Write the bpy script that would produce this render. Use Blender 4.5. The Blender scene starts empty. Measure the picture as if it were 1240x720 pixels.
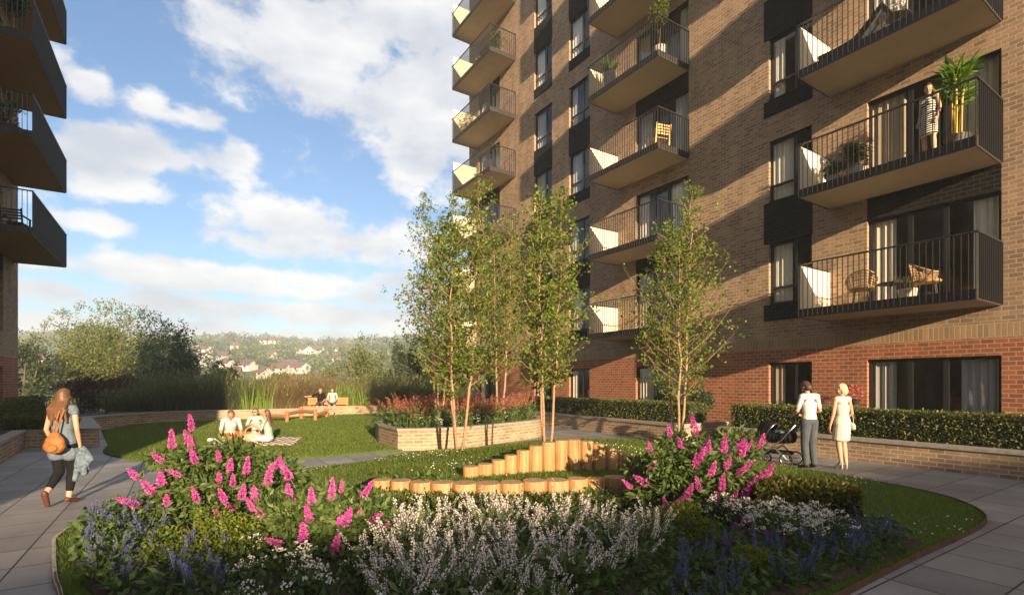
import bpy, bmesh, math, random
import numpy as np
from mathutils import Vector, Matrix, Quaternion

random.seed(7)
rng = np.random.default_rng(11)
scene = bpy.context.scene
COL = scene.collection
R = math.radians

# ------------------------------------------------------------------ camera
EYE, HOR, F = 1.75, 462.0, 620.0          # eye height, horizon line, focal length (photo units)
cam_d = bpy.data.cameras.new("camera")
cam = bpy.data.objects.new("camera", cam_d)
COL.objects.link(cam)
cam.location = (0, 0, EYE)
cam.rotation_euler = (R(90), 0, 0)
cam_d.sensor_width = 36
cam_d.lens = 18
cam_d.shift_y = (HOR - 360) / 1240
cam_d.clip_start = 0.05
cam_d.clip_end = 9000
scene.camera = cam

# ------------------------------------------------------------------ sky, sun, exposure
SUN_EL = R(12.0)
TRAV = Vector((-0.35, 0.94, 0)).normalized()     # direction light travels over the ground
SUN_AZ = math.atan2(-TRAV.x, -TRAV.y)
world = bpy.data.worlds.new("World")
scene.world = world
world.use_nodes = True
SKY_STR, CLOUD_STR = 0.068, 0.325
SUN_E, SUN_COL = 5.0, (1.0, 0.74, 0.46)
EXPOSURE = 1.72


def build_world():
    nt = world.node_tree
    nt.nodes.clear()
    N = nt.nodes.new
    L = nt.links.new
    out = N('ShaderNodeOutputWorld')
    sky = N('ShaderNodeTexSky')
    sky.sky_type = 'NISHITA'
    sky.sun_disc = False
    sky.sun_elevation = SUN_EL
    sky.sun_rotation = SUN_AZ
    sky.altitude = 0
    sky.air_density = 1.0
    sky.dust_density = 1.6
    sky.ozone_density = 3.0
    bg = N('ShaderNodeBackground')
    bg.inputs[1].default_value = SKY_STR
    L(sky.outputs[0], bg.inputs[0])
    tc = N('ShaderNodeTexCoord')
    geo = tc.outputs['Generated']
    # clouds stand in fixed compass directions: (azimuth slope, height slope, width, height)
    blobs = [(330, 30, 80, 55), (405, 85, 105, 70), (480, 130, 110, 80), (560, 40, 150, 120), (505, 200, 60, 38), (650, 120, 150, 140),
             (90, 185, 60, 36), (205, 190, 95, 25), (150, 228, 88, 22), (290, 196, 26, 24), (118, 268, 42, 13),
             (345, 268, 130, 24), (440, 292, 120, 28), (360, 300, 120, 20), (180, 122, 26, 16), (225, 142, 34, 14), (98, 100, 26, 22),
             (140, 325, 150, 18), (300, 335, 150, 15), (440, 345, 120, 16), (60, 350, 110, 14), (240, 368, 330, 15), (450, 385, 280, 15), (100, 392, 300, 12), (330, 352, 240, 11), (250, 403, 420, 11), (520, 360, 120, 14), (60, 320, 90, 12), (30, 60, 60, 30), (-120, 150, 160, 60), (900, 200, 200, 120), (1300, 150, 220, 120)]
    last = None

    def math_n(op, a, b=None, c=None, clamp=False):
        n = N('ShaderNodeMath')
        n.operation = op
        n.use_clamp = clamp
        for i, v in enumerate((a, b, c)):
            if v is None:
                continue
            if isinstance(v, (int, float)):
                n.inputs[i].default_value = v
            else:
                L(v, n.inputs[i])
        return n.outputs[0]
    dirs = []
    for px, py, rx, ry in blobs:
        d = Vector(((px - 620) / F, 1, (HOR - py) / F))
        k = d.length
        dirs.append((d.normalized(), F * k / rx, F * k / ry))
    # unseen cloud banks added overhead and behind to lift the ambient light
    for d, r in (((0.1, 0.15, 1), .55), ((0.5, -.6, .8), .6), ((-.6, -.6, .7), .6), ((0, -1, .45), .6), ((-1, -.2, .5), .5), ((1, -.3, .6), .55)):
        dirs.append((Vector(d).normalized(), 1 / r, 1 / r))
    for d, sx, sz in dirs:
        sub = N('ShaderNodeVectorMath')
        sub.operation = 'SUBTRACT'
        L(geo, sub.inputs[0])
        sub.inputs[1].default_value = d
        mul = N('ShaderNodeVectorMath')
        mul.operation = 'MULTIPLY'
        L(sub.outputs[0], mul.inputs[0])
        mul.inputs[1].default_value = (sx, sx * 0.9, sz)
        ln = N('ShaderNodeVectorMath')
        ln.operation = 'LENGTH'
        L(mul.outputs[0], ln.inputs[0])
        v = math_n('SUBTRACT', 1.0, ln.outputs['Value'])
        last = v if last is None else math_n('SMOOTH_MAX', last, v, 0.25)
    # ragged edges
    mp = N('ShaderNodeMapping')
    mp.inputs['Scale'].default_value = (1, 1, 1.5)
    L(geo, mp.inputs[0])
    n1 = N('ShaderNodeTexNoise')
    n1.inputs['Scale'].default_value = 8.5
    n1.inputs['Detail'].default_value = 9
    n1.inputs['Roughness'].default_value = 0.62
    L(mp.outputs[0], n1.inputs['Vector'])
    n2 = N('ShaderNodeTexNoise')
    n2.inputs['Scale'].default_value = 5.0
    n2.inputs['Detail'].default_value = 5
    n2.inputs['Roughness'].default_value = 0.55
    mp2 = N('ShaderNodeMapping')
    mp2.inputs['Location'].default_value = (3.1, 1.2, 0.4)
    mp2.inputs['Scale'].default_value = (1, 1, 2.4)
    L(geo, mp2.inputs[0])
    L(mp2.outputs[0], n2.inputs['Vector'])
    e = math_n('MULTIPLY_ADD', math_n('SUBTRACT', n1.outputs[0], 0.5), 3.9, last)
    mask = N('ShaderNodeMapRange')
    mask.interpolation_type = 'SMOOTHSTEP'
    mask.inputs['From Min'].default_value = -0.18
    mask.inputs['From Max'].default_value = 0.55
    L(e, mask.inputs[0])
    shade = N('ShaderNodeMapRange')
    shade.inputs['From Min'].default_value = 0.36
    shade.inputs['From Max'].default_value = 0.62
    shade.inputs['To Min'].default_value = 0.0
    shade.inputs['To Max'].default_value = 1.0
    L(n2.outputs[0], shade.inputs[0])
    cr = N('ShaderNodeValToRGB')
    cr.color_ramp.elements[0].color = (0.62, 0.66, 0.74, 1)
    cr.color_ramp.elements[1].color = (0.97, 0.96, 0.95, 1)
    L(shade.outputs[0], cr.inputs[0])
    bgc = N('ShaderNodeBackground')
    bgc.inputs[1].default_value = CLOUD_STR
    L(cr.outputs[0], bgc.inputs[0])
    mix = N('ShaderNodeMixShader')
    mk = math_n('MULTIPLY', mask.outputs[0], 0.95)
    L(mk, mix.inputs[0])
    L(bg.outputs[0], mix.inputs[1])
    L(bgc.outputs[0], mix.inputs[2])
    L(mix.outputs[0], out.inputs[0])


build_world()
sun_d = bpy.data.lights.new("sun", 'SUN')
sun_d.energy = SUN_E
sun_d.angle = R(0.5)
sun_d.color = SUN_COL
sun = bpy.data.objects.new("sun", sun_d)
COL.objects.link(sun)
sdir = Vector((TRAV.x * math.cos(SUN_EL), TRAV.y * math.cos(SUN_EL), -math.sin(SUN_EL)))
sun.rotation_euler = sdir.to_track_quat('-Z', 'Y').to_euler()
sun.location = (30, -60, 40)
vs = scene.view_settings
vs.view_transform = 'Standard'
vs.look = 'None'
vs.gamma = 1
vs.exposure = EXPOSURE
vs.use_curve_mapping = False
scene.cycles.max_bounces = 8
scene.cycles.transparent_max_bounces = 16
scene.cycles.use_denoising = True

# ------------------------------------------------------------------ geometry helpers
U = Vector((-0.545, 0.8385, 0)).normalized()      # both facades run along this
NRM = Vector((U.y, -U.x, 0))                      # from left building towards right building
W0 = Vector((10.70, 11.19, 0))                    # foot of right facade (s = 0)
WL = Vector((-16.78, 15.64, 0))                   # foot of left facade (t = 0)


def G(px, py, z=0.0):
    "ground point seen at a place in the photograph"
    Y = F * (EYE - z) / (py - HOR)
    return Vector(((px - 620) / F * Y, Y, z))


def D(px, py, Y):
    "point at distance Y"
    return Vector(((px - 620) / F * Y, Y, EYE + (HOR - py) / F * Y))


def FW(s, d=0.0, z=0.0):
    "s metres along the right facade, d metres in front of it"
    p = W0 + U * s - NRM * d
    return Vector((p.x, p.y, z))


def FL(t, d=0.0, z=0.0):
    p = WL + U * t + NRM * d
    return Vector((p.x, p.y, z))


class MB:
    def __init__(self):
        self.v, self.f, self.m, self.uv = [], [], [], []

    def quad(self, pts, m=0, uv=None):
        b = len(self.v)
        self.v += [tuple(p) for p in pts]
        self.f.append(tuple(range(b, b + len(pts))))
        self.m.append(m)
        self.uv.append(uv)

    def box(self, x0, x1, y0, y1, z0, z1, m=0, skip=''):
        x0, x1 = min(x0, x1), max(x0, x1)
        y0, y1 = min(y0, y1), max(y0, y1)
        P = lambda i, j, k: ((x0, x1)[i], (y0, y1)[j], (z0, z1)[k])
        fs = {'-z': [P(0, 0, 0), P(0, 1, 0), P(1, 1, 0), P(1, 0, 0)], '+z': [P(0, 0, 1), P(1, 0, 1), P(1, 1, 1), P(0, 1, 1)],
              '-y': [P(0, 0, 0), P(1, 0, 0), P(1, 0, 1), P(0, 0, 1)], '+y': [P(1, 1, 0), P(0, 1, 0), P(0, 1, 1), P(1, 1, 1)],
              '-x': [P(0, 1, 0), P(0, 0, 0), P(0, 0, 1), P(0, 1, 1)], '+x': [P(1, 0, 0), P(1, 1, 0), P(1, 1, 1), P(1, 0, 1)]}
        for k, q in fs.items():
            if k not in skip.split(','):
                self.quad(q, m)

    def obox(self, c, ax, ay, az, m=0):
        "box from centre and three half axes"
        c, ax, ay, az = map(Vector, (c, ax, ay, az))
        P = lambda i, j, k: c + ax * i + ay * j + az * k
        for q in ([(-1, -1, -1), (-1, 1, -1), (1, 1, -1), (1, -1, -1)], [(-1, -1, 1), (1, -1, 1), (1, 1, 1), (-1, 1, 1)],
                  [(-1, -1, -1), (1, -1, -1), (1, -1, 1), (-1, -1, 1)], [(1, 1, -1), (-1, 1, -1), (-1, 1, 1), (1, 1, 1)],
                  [(-1, 1, -1), (-1, -1, -1), (-1, -1, 1), (-1, 1, 1)], [(1, -1, -1), (1, 1, -1), (1, 1, 1), (1, -1, 1)]):
            self.quad([P(*t) for t in q], m)

    def tube(self, pts, rad, n=8, m=0, cap=True):
        pts = [Vector(p) for p in pts]
        if isinstance(rad, (int, float)):
            rad = [rad] * len(pts)
        rings = []
        ref = None
        for i, p in enumerate(pts):
            t = (pts[min(i + 1, len(pts) - 1)] - pts[max(i - 1, 0)])
            if t.length < 1e-9:
                t = Vector((0, 0, 1))
            t.normalize()
            if ref is None:
                ref = t.orthogonal().normalized()
            a = (ref - t * ref.dot(t))
            a = a.normalized() if a.length > 1e-6 else t.orthogonal().normalized()
            ref = a
            b = t.cross(a)
            base = len(self.v)
            for k in range(n):
                an = 2 * math.pi * k / n
                self.v.append(tuple(p + (a * math.cos(an) + b * math.sin(an)) * rad[i]))
            rings.append(base)
        for i in range(len(pts) - 1):
            for k in range(n):
                k2 = (k + 1) % n
                self.f.append((rings[i] + k, rings[i] + k2, rings[i + 1] + k2, rings[i + 1] + k))
                self.m.append(m)
                self.uv.append(None)
        if cap:
            self.f.append(tuple(rings[0] + k for k in reversed(range(n))))
            self.f.append(tuple(rings[-1] + k for k in range(n)))
            self.m += [m, m]
            self.uv += [None, None]

    def lathe(self, prof, c=(0, 0, 0), n=20, m=0):
        c = Vector(c)
        rings = []
        for r, z in prof:
            rings.append(len(self.v))
            for k in range(n):
                a = 2 * math.pi * k / n
                self.v.append((c.x + r * math.cos(a), c.y + r * math.sin(a), c.z + z))
        for i in range(len(prof) - 1):
            for k in range(n):
                k2 = (k + 1) % n
                self.f.append((rings[i] + k, rings[i] + k2, rings[i + 1] + k2, rings[i + 1] + k))
                self.m.append(m)
                self.uv.append(None)

    def ell(self, c, r, rot=None, nu=14, nv=9, m=0):
        c = Vector(c)
        base = len(self.v)
        for j in range(nv + 1):
            th = math.pi * j / nv
            for i in range(nu):
                ph = 2 * math.pi * i / nu
                p = Vector((r[0] * math.sin(th) * math.cos(ph), r[1] * math.sin(th) * math.sin(ph), r[2] * math.cos(th)))
                if rot is not None:
                    p = rot @ p
                self.v.append(tuple(c + p))
        for j in range(nv):
            for i in range(nu):
                i2 = (i + 1) % nu
                self.f.append((base + j * nu + i, base + (j + 1) * nu + i, base + (j + 1) * nu + i2, base + j * nu + i2))
                self.m.append(m)
                self.uv.append(None)

    def build(self, name, mats, parent=None, smooth=False, loc=None, rotz=0.0, link=True):
        me = bpy.data.meshes.new(name)
        me.from_pydata(self.v, [], self.f)
        if not isinstance(mats, (list, tuple)):
            mats = [mats]
        for mt in mats:
            me.materials.append(mt)
        me.polygons.foreach_set('material_index', np.array(self.m, np.int32))
        if smooth:
            me.polygons.foreach_set('use_smooth', np.ones(len(self.f), bool))
        uvl = me.uv_layers.new(name='UVMap')
        co = np.array(self.v, float)
        data = np.zeros((len(me.loops), 2))
        li = 0
        for fi, f in enumerate(self.f):
            if self.uv[fi] is not None:
                for k in range(len(f)):
                    data[li + k] = self.uv[fi][k]
            else:
                p = co[list(f)]
                n = np.cross(p[1] - p[0], p[2] - p[0]) if len(f) > 2 else np.array((0, 0, 1.0))
                a = np.abs(n)
                if a[2] >= a[0] and a[2] >= a[1]:
                    q = p[:, :2]
                elif a[0] > a[1]:
                    q = p[:, 1:3]
                else:
                    q = p[:, [0, 2]]
                data[li:li + len(f)] = q
            li += len(f)
        uvl.data.foreach_set('uv', data.ravel())
        me.update()
        o = bpy.data.objects.new(name, me)
        if link:
            COL.objects.link(o)
        if parent is not None:
            o.parent = parent
        if loc is not None:
            o.location = loc
        o.rotation_euler = (0, 0, rotz)
        return o


def arr_mesh(name, v, f, mats, parent=None, smooth=False, midx=None, loc=None):
    "mesh object from numpy arrays; every face has the same corner count"
    me = bpy.data.meshes.new(name)
    v = np.asarray(v, np.float32)
    f = np.asarray(f, np.int32)
    me.vertices.add(len(v))
    me.vertices.foreach_set('co', v.ravel())
    n, k = f.shape
    me.loops.add(n * k)
    me.loops.foreach_set('vertex_index', f.ravel())
    me.polygons.add(n)
    me.polygons.foreach_set('loop_start', np.arange(n, dtype=np.int32) * k)
    me.polygons.foreach_set('loop_total', np.full(n, k, np.int32))
    if not isinstance(mats, (list, tuple)):
        mats = [mats]
    for mt in mats:
        me.materials.append(mt)
    if midx is not None:
        me.polygons.foreach_set('material_index', np.asarray(midx, np.int32))
    me.update(calc_edges=True)
    if smooth:
        me.polygons.foreach_set('use_smooth', np.ones(n, bool))
    o = bpy.data.objects.new(name, me)
    COL.objects.link(o)
    if parent is not None:
        o.parent = parent
    if loc is not None:
        o.location = loc
    return o


def unit(a):
    return a / np.maximum(np.linalg.norm(a, axis=1, keepdims=True), 1e-9)


def leaves(c, d, ln, wd, fold=0.15, up=None):
    "leaf quads: c centre of base, d axis, lengths ln, width ratio wd -> verts, faces"
    n = len(c)
    d = unit(d)
    r = rng.normal(size=(n, 3)) if up is None else up + rng.normal(size=(n, 3)) * 0.35
    s = unit(np.cross(d, r))
    nn = np.cross(s, d)
    ln = np.broadcast_to(ln, (n,))[:, None]
    w = ln * wd * 0.5
    v = np.empty((n, 4, 3))
    v[:, 0] = c
    v[:, 1] = c + d * ln * 0.48 + s * w + nn * w * fold
    v[:, 2] = c + d * ln
    v[:, 3] = c + d * ln * 0.48 - s * w + nn * w * fold
    f = np.arange(n * 4).reshape(n, 4)
    return v.reshape(-1, 3), f


def blades(c, h, lean, w, nseg=2):
    "grass blades: base c, height h, horizontal lean vector, width"
    n = len(c)
    a = rng.uniform(0, 2 * math.pi, n)
    s = np.stack([np.cos(a), np.sin(a), np.zeros(n)], 1) * np.broadcast_to(w, (n,))[:, None] * 0.5
    h = np.broadcast_to(h, (n,))
    vs_, fs = [], []
    levels = nseg + 1
    v = np.empty((n, levels * 2, 3))
    for k in range(levels):
        t = k / nseg
        p = c + lean * (t ** 1.8)
        p = p.copy()
        p[:, 2] += h * (t - 0.12 * t * t * np.linalg.norm(lean, axis=1) / np.maximum(h, 1e-6))
        wk = (1 - t) ** 0.6 if k < levels - 1 else 0.06
        v[:, 2 * k] = p - s * wk
        v[:, 2 * k + 1] = p + s * wk
    f = []
    idx = np.arange(n)[:, None] * (levels * 2)
    for k in range(nseg):
        f.append(idx + np.array([[2 * k, 2 * k + 1, 2 * k + 3, 2 * k + 2]]))
    return v.reshape(-1, 3), np.concatenate(f, 0)


def cat(parts):
    "join several (v, f, mat) arrays"
    vs_, fs, ms, b = [], [], [], 0
    for v, f, m in parts:
        vs_.append(v)
        fs.append(f + b)
        ms.append(np.full(len(f), m))
        b += len(v)
    return np.concatenate(vs_), np.concatenate(fs), np.concatenate(ms)


def tag(o, label=None, cat=None, group=None, kind=None):
    if label:
        o['label'] = label
    if cat:
        o['category'] = cat
    if group:
        o['group'] = group
    if kind:
        o['kind'] = kind
    return o


def thing(name, label, cat_, loc=(0, 0, 0), rotz=0.0, group=None):
    o = bpy.data.objects.new(name, None)
    o.empty_display_size = 0.2
    COL.objects.link(o)
    o.location = loc
    o.rotation_euler = (0, 0, rotz)
    return tag(o, label, cat_, group)


KIDS = {}


def dup(root, loc, rotz=0.0, scale=1.0, label=None, group=None):
    r = root.copy()
    COL.objects.link(r)
    r.location = loc
    r.rotation_euler = (0, 0, rotz)
    r.scale = (scale,) * 3 if isinstance(scale, (int, float)) else scale
    if label:
        r['label'] = label
    if group:
        r['group'] = group
    for ch in list(root.children):
        c = ch.copy()
        COL.objects.link(c)
        c.parent = r
        for g in list(ch.children):
            h = g.copy()
            COL.objects.link(h)
            h.parent = c
    return r


def in_poly(x, y, poly):
    inside = np.zeros(len(x), bool)
    n = len(poly)
    for i in range(n):
        x0, y0 = poly[i][0], poly[i][1]
        x1, y1 = poly[(i + 1) % n][0], poly[(i + 1) % n][1]
        c = ((y0 > y) != (y1 > y)) & (x < (x1 - x0) * (y - y0) / (y1 - y0 + 1e-12) + x0)
        inside ^= c
    return inside


def smooth_path(pts, n=6, closed=False):
    "Catmull-Rom"
    P = [Vector(p) if len(p) == 3 else Vector((p[0], p[1], 0)) for p in pts]
    out = []
    m = len(P)
    rngs = range(m) if closed else range(m - 1)
    for i in rngs:
        if closed:
            p0, p1, p2, p3 = P[i - 1], P[i], P[(i + 1) % m], P[(i + 2) % m]
        else:
            p0, p1, p2, p3 = P[max(i - 1, 0)], P[i], P[i + 1], P[min(i + 2, m - 1)]
        for k in range(n):
            t = k / n
            out.append(0.5 * ((2 * p1) + (p2 - p0) * t + (2 * p0 - 5 * p1 + 4 * p2 - p3) * t * t + (3 * p1 - p0 - 3 * p2 + p3) * t ** 3))
    if not closed:
        out.append(P[-1])
    return out


# ------------------------------------------------------------------ materials
def new_mat(name):
    m = bpy.data.materials.new(name)
    m.use_nodes = True
    nt = m.node_tree
    b = nt.nodes['Principled BSDF']
    return m, nt, b


def ramp(nt, fac, stops):
    r = nt.nodes.new('ShaderNodeValToRGB')
    cr = r.color_ramp
    while len(cr.elements) < len(stops):
        cr.elements.new(0.5)
    for e, (p, c) in zip(cr.elements, stops):
        e.position = p
        e.color = (*c, 1)
    nt.links.new(fac, r.inputs[0])
    return r.outputs[0]


def noise(nt, scale, detail=4, rough=0.55, vec=None, coord='Object', stretch=None):
    n = nt.nodes.new('ShaderNodeTexNoise')
    n.inputs['Scale'].default_value = scale
    n.inputs['Detail'].default_value = detail
    n.inputs['Roughness'].default_value = rough
    if vec is None:
        tc = nt.nodes.new('ShaderNodeTexCoord')
        vec = tc.outputs[coord]
    if stretch:
        mp = nt.nodes.new('ShaderNodeMapping')
        mp.inputs['Scale'].default_value = stretch
        nt.links.new(vec, mp.inputs[0])
        vec = mp.outputs[0]
    nt.links.new(vec, n.inputs['Vector'])
    return n.outputs[0]


def bump(nt, b, h, strength=0.3, dist=0.01):
    bp = nt.nodes.new('ShaderNodeBump')
    bp.inputs['Strength'].default_value = strength
    bp.inputs['Distance'].default_value = dist
    nt.links.new(h, bp.inputs['Height'])
    nt.links.new(bp.outputs[0], b.inputs['Normal'])


def plain(name, c, rough=0.6, var=0.15, scale=8, metal=0.0, spec=0.4, bmp=0.0, stretch=None):
    m, nt, b = new_mat(name)
    n = noise(nt, scale, stretch=stretch)
    lo = tuple(x * (1 - var) for x in c)
    hi = tuple(min(1, x * (1 + var)) for x in c)
    nt.links.new(ramp(nt, n, [(0.3, lo), (0.7, hi)]), b.inputs['Base Color'])
    b.inputs['Roughness'].default_value = rough
    b.inputs['Metallic'].default_value = metal
    b.inputs['Specular IOR Level'].default_value = spec
    if bmp:
        bump(nt, b, n, bmp)
    return m


def brick(name, c1, c2, mortar, bw=0.235, bh=0.1, gap=0.011, offset=0.5, rough=0.85, spread=0.3, spec=0.25):
    m, nt, b = new_mat(name)
    uv = nt.nodes.new('ShaderNodeUVMap')
    t = nt.nodes.new('ShaderNodeTexBrick')
    t.inputs['Scale'].default_value = 1.0
    t.inputs['Brick Width'].default_value = bw
    t.inputs['Row Height'].default_value = bh
    t.inputs['Mortar Size'].default_value = gap
    t.inputs['Mortar Smooth'].default_value = 0.15
    t.inputs['Bias'].default_value = 0.0
    t.inputs['Color1'].default_value = (*c1, 1)
    t.inputs['Color2'].default_value = (*c2, 1)
    t.inputs['Mortar'].default_value = (*mortar, 1)
    t.offset = offset
    nt.links.new(uv.outputs[0], t.inputs['Vector'])
    n = noise(nt, 1.1, 5, 0.6, vec=uv.outputs[0], stretch=(1.7, 0.45, 1))
    n2 = noise(nt, 45, 3, 0.6, vec=uv.outputs[0])
    mul = nt.nodes.new('ShaderNodeMix')
    mul.data_type = 'RGBA'
    mul.blend_type = 'MULTIPLY'
    mul.inputs[0].default_value = 1.0
    nt.links.new(t.outputs['Color'], mul.inputs[6])
    g = ramp(nt, n, [(0.3, (1 - spread * .95,) * 3), (0.7, (1 + 0.0,) * 3)])
    nt.links.new(g, mul.inputs[7])
    mul2 = nt.nodes.new('ShaderNodeMix')
    mul2.data_type = 'RGBA'
    mul2.blend_type = 'MULTIPLY'
    mul2.inputs[0].default_value = 1.0
    nt.links.new(mul.outputs[2], mul2.inputs[6])
    nt.links.new(ramp(nt, n2, [(0.25, (0.82,) * 3), (0.75, (1.0,) * 3)]), mul2.inputs[7])
    nt.links.new(mul2.outputs[2], b.inputs['Base Color'])
    b.inputs['Roughness'].default_value = rough
    b.inputs['Specular IOR Level'].default_value = spec
    inv = nt.nodes.new('ShaderNodeMath')
    inv.operation = 'MULTIPLY_ADD'
    nt.links.new(t.outputs['Fac'], inv.inputs[0])
    inv.inputs[1].default_value = -1.0
    nt.links.new(n2, inv.inputs[2])
    bump(nt, b, inv.outputs[0], 0.55, 0.008)
    return m


def leafmat(name, stops, trans=0.35, rough=0.5):
    "leaves: colour differs from leaf to leaf; some light passes through"
    m, nt, b = new_mat(name)
    g = nt.nodes.new('ShaderNodeNewGeometry')
    c = ramp(nt, g.outputs['Random Per Island'], [(i / max(1, len(stops) - 1), s) for i, s in enumerate(stops)])
    nt.links.new(c, b.inputs['Base Color'])
    b.inputs['Roughness'].default_value = rough
    b.inputs['Specular IOR Level'].default_value = 0.3
    tr = nt.nodes.new('ShaderNodeBsdfTranslucent')
    hs = nt.nodes.new('ShaderNodeHueSaturation')
    hs.inputs['Value'].default_value = 1.3
    hs.inputs['Saturation'].default_value = 1.1
    nt.links.new(c, hs.inputs['Color'])
    nt.links.new(hs.outputs[0], tr.inputs[0])
    mx = nt.nodes.new('ShaderNodeMixShader')
    mx.inputs[0].default_value = trans
    out = nt.nodes['Material Output']
    nt.links.new(b.outputs[0], mx.inputs[1])
    nt.links.new(tr.outputs[0], mx.inputs[2])
    nt.links.new(mx.outputs[0], out.inputs[0])
    return m


def woodmat(name, c1, c2, scale=6, stretch=(6, 6, 0.7), rough=0.65):
    m, nt, b = new_mat(name)
    n = noise(nt, scale, 6, 0.6, stretch=stretch)
    n2 = noise(nt, 1.6, 2)
    mx = nt.nodes.new('ShaderNodeMath')
    mx.operation = 'MULTIPLY_ADD'
    nt.links.new(n2, mx.inputs[0])
    mx.inputs[1].default_value = 0.35
    nt.links.new(n, mx.inputs[2])
    nt.links.new(ramp(nt, mx.outputs[0], [(0.42, c1), (0.9, c2)]), b.inputs['Base Color'])
    b.inputs['Roughness'].default_value = rough
    b.inputs['Specular IOR Level'].default_value = 0.3
    bump(nt, b, n, 0.35, 0.01)
    return m


def glassmat():
    m, nt, b = new_mat("window_glass")
    nt.nodes.remove(b)
    ge = nt.nodes.new('ShaderNodeNewGeometry')
    dt = nt.nodes.new('ShaderNodeVectorMath')
    dt.operation = 'DOT_PRODUCT'
    nt.links.new(ge.outputs['Incoming'], dt.inputs[0])
    nt.links.new(ge.outputs['Normal'], dt.inputs[1])
    fac = dt.outputs['Value']
    for op, k in (('ABSOLUTE', None), ('SUBTRACT', 1.0), ('POWER', 5.0), ('MULTIPLY', 0.9), ('ADD', 0.06)):
        n = nt.nodes.new('ShaderNodeMath')
        n.operation = op
        n.use_clamp = op == 'SUBTRACT'
        if op == 'SUBTRACT':
            n.inputs[0].default_value = 1.0
            nt.links.new(fac, n.inputs[1])
        else:
            nt.links.new(fac, n.inputs[0])
            if k is not None:
                n.inputs[1].default_value = k
        fac = n.outputs[0]
    gl = nt.nodes.new('ShaderNodeBsdfGlossy')
    gl.inputs['Roughness'].default_value = 0.02
    gl.inputs[0].default_value = (0.9, 0.95, 1, 1)
    tr = nt.nodes.new('ShaderNodeBsdfTransparent')
    tr.inputs[0].default_value = (0.90, 0.92, 0.92, 1)
    mx = nt.nodes.new('ShaderNodeMixShader')
    nt.links.new(fac, mx.inputs[0])
    nt.links.new(tr.outputs[0], mx.inputs[1])
    nt.links.new(gl.outputs[0], mx.inputs[2])
    nt.links.new(mx.outputs[0], nt.nodes['Material Output'].inputs[0])
    return m


def pavemat():
    m, nt, b = new_mat("stone_paving")
    uv = nt.nodes.new('ShaderNodeUVMap')
    t = nt.nodes.new('ShaderNodeTexBrick')
    t.inputs['Scale'].default_value = 1.0
    t.inputs['Brick Width'].default_value = 0.66
    t.inputs['Row Height'].default_value = 0.66
    t.inputs['Mortar Size'].default_value = 0.009
    t.inputs['Mortar Smooth'].default_value = 0.1
    t.offset = 0.0
    t.inputs['Color1'].default_value = (0.225, 0.222, 0.228, 1)
    t.inputs['Color2'].default_value = (0.335, 0.325, 0.33, 1)
    t.inputs['Mortar'].default_value = (0.05, 0.047, 0.045, 1)
    nt.links.new(uv.outputs[0], t.inputs['Vector'])
    n = noise(nt, 0.9, 6, 0.65, vec=uv.outputs[0])
    n2 = noise(nt, 60, 3, 0.6, vec=uv.outputs[0])
    mul = nt.nodes.new('ShaderNodeMix')
    mul.data_type = 'RGBA'
    mul.blend_type = 'MULTIPLY'
    mul.inputs[0].default_value = 1
    nt.links.new(t.outputs['Color'], mul.inputs[6])
    nt.links.new(ramp(nt, n, [(0.28, (0.64, 0.63, 0.62)), (0.7, (1, 1, 1))]), mul.inputs[7])
    mul2 = nt.nodes.new('ShaderNodeMix')
    mul2.data_type = 'RGBA'
    mul2.blend_type = 'MULTIPLY'
    mul2.inputs[0].default_value = 1
    nt.links.new(mul.outputs[2], mul2.inputs[6])
    nt.links.new(ramp(nt, n2, [(0.3, (0.86,) * 3), (0.7, (1, 1, 1))]), mul2.inputs[7])
    nt.links.new(mul2.outputs[2], b.inputs['Base Color'])
    b.inputs['Roughness'].default_value = 0.62
    b.inputs['Specular IOR Level'].default_value = 0.35
    inv = nt.nodes.new('ShaderNodeMath')
    inv.operation = 'MULTIPLY_ADD'
    nt.links.new(t.outputs['Fac'], inv.inputs[0])
    inv.inputs[1].default_value = -1.0
    nt.links.new(n2, inv.inputs[2])
    bump(nt, b, inv.outputs[0], 0.25, 0.006)
    return m


M = {}
M['buff'] = brick("buff_brick", (0.46, 0.305, 0.19), (0.27, 0.175, 0.11), (0.48, 0.40, 0.30))
M['red'] = brick("red_brick", (0.45, 0.15, 0.07), (0.29, 0.095, 0.05), (0.46, 0.34, 0.24))
M['soldier'] = brick("soldier_brick", (0.46, 0.31, 0.18), (0.34, 0.225, 0.135), (0.48, 0.40, 0.29), bw=0.1, bh=0.3, offset=0.0)
M['dark'] = brick("dark_brick", (0.024, 0.021, 0.02), (0.012, 0.011, 0.011), (0.05, 0.045, 0.042), rough=0.8, spec=0.1)
M['planter'] = brick("planter_brick", (0.45, 0.30, 0.18), (0.27, 0.175, 0.105), (0.52, 0.45, 0.36), bw=0.26, bh=0.085)
M['cap'] = plain("coping_stone", (0.26, 0.235, 0.215), 0.8, 0.2, 12, bmp=0.2)
M['frame'] = plain("dark_frame", (0.018, 0.019, 0.022), 0.4, 0.1)
M['rail'] = plain("railing_metal", (0.02, 0.019, 0.02), 0.42, 0.1)
M['fascia'] = plain("balcony_fascia", (0.035, 0.03, 0.03), 0.5, 0.1)
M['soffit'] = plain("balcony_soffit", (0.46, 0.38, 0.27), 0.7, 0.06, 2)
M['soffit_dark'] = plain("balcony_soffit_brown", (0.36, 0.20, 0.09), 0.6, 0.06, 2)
M['deck'] = plain("balcony_deck", (0.25, 0.21, 0.17), 0.7, 0.1)
M['screen'] = plain("screen_panel", (0.78, 0.72, 0.58), 0.6, 0.04)
M['glass'] = glassmat()
M['curtain'] = plain("curtain_cloth", (0.74, 0.70, 0.62), 0.9, 0.05)
M['curtain_grey'] = plain('grey_curtain', (0.45, 0.45, 0.46), 0.9, 0.05)
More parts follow.
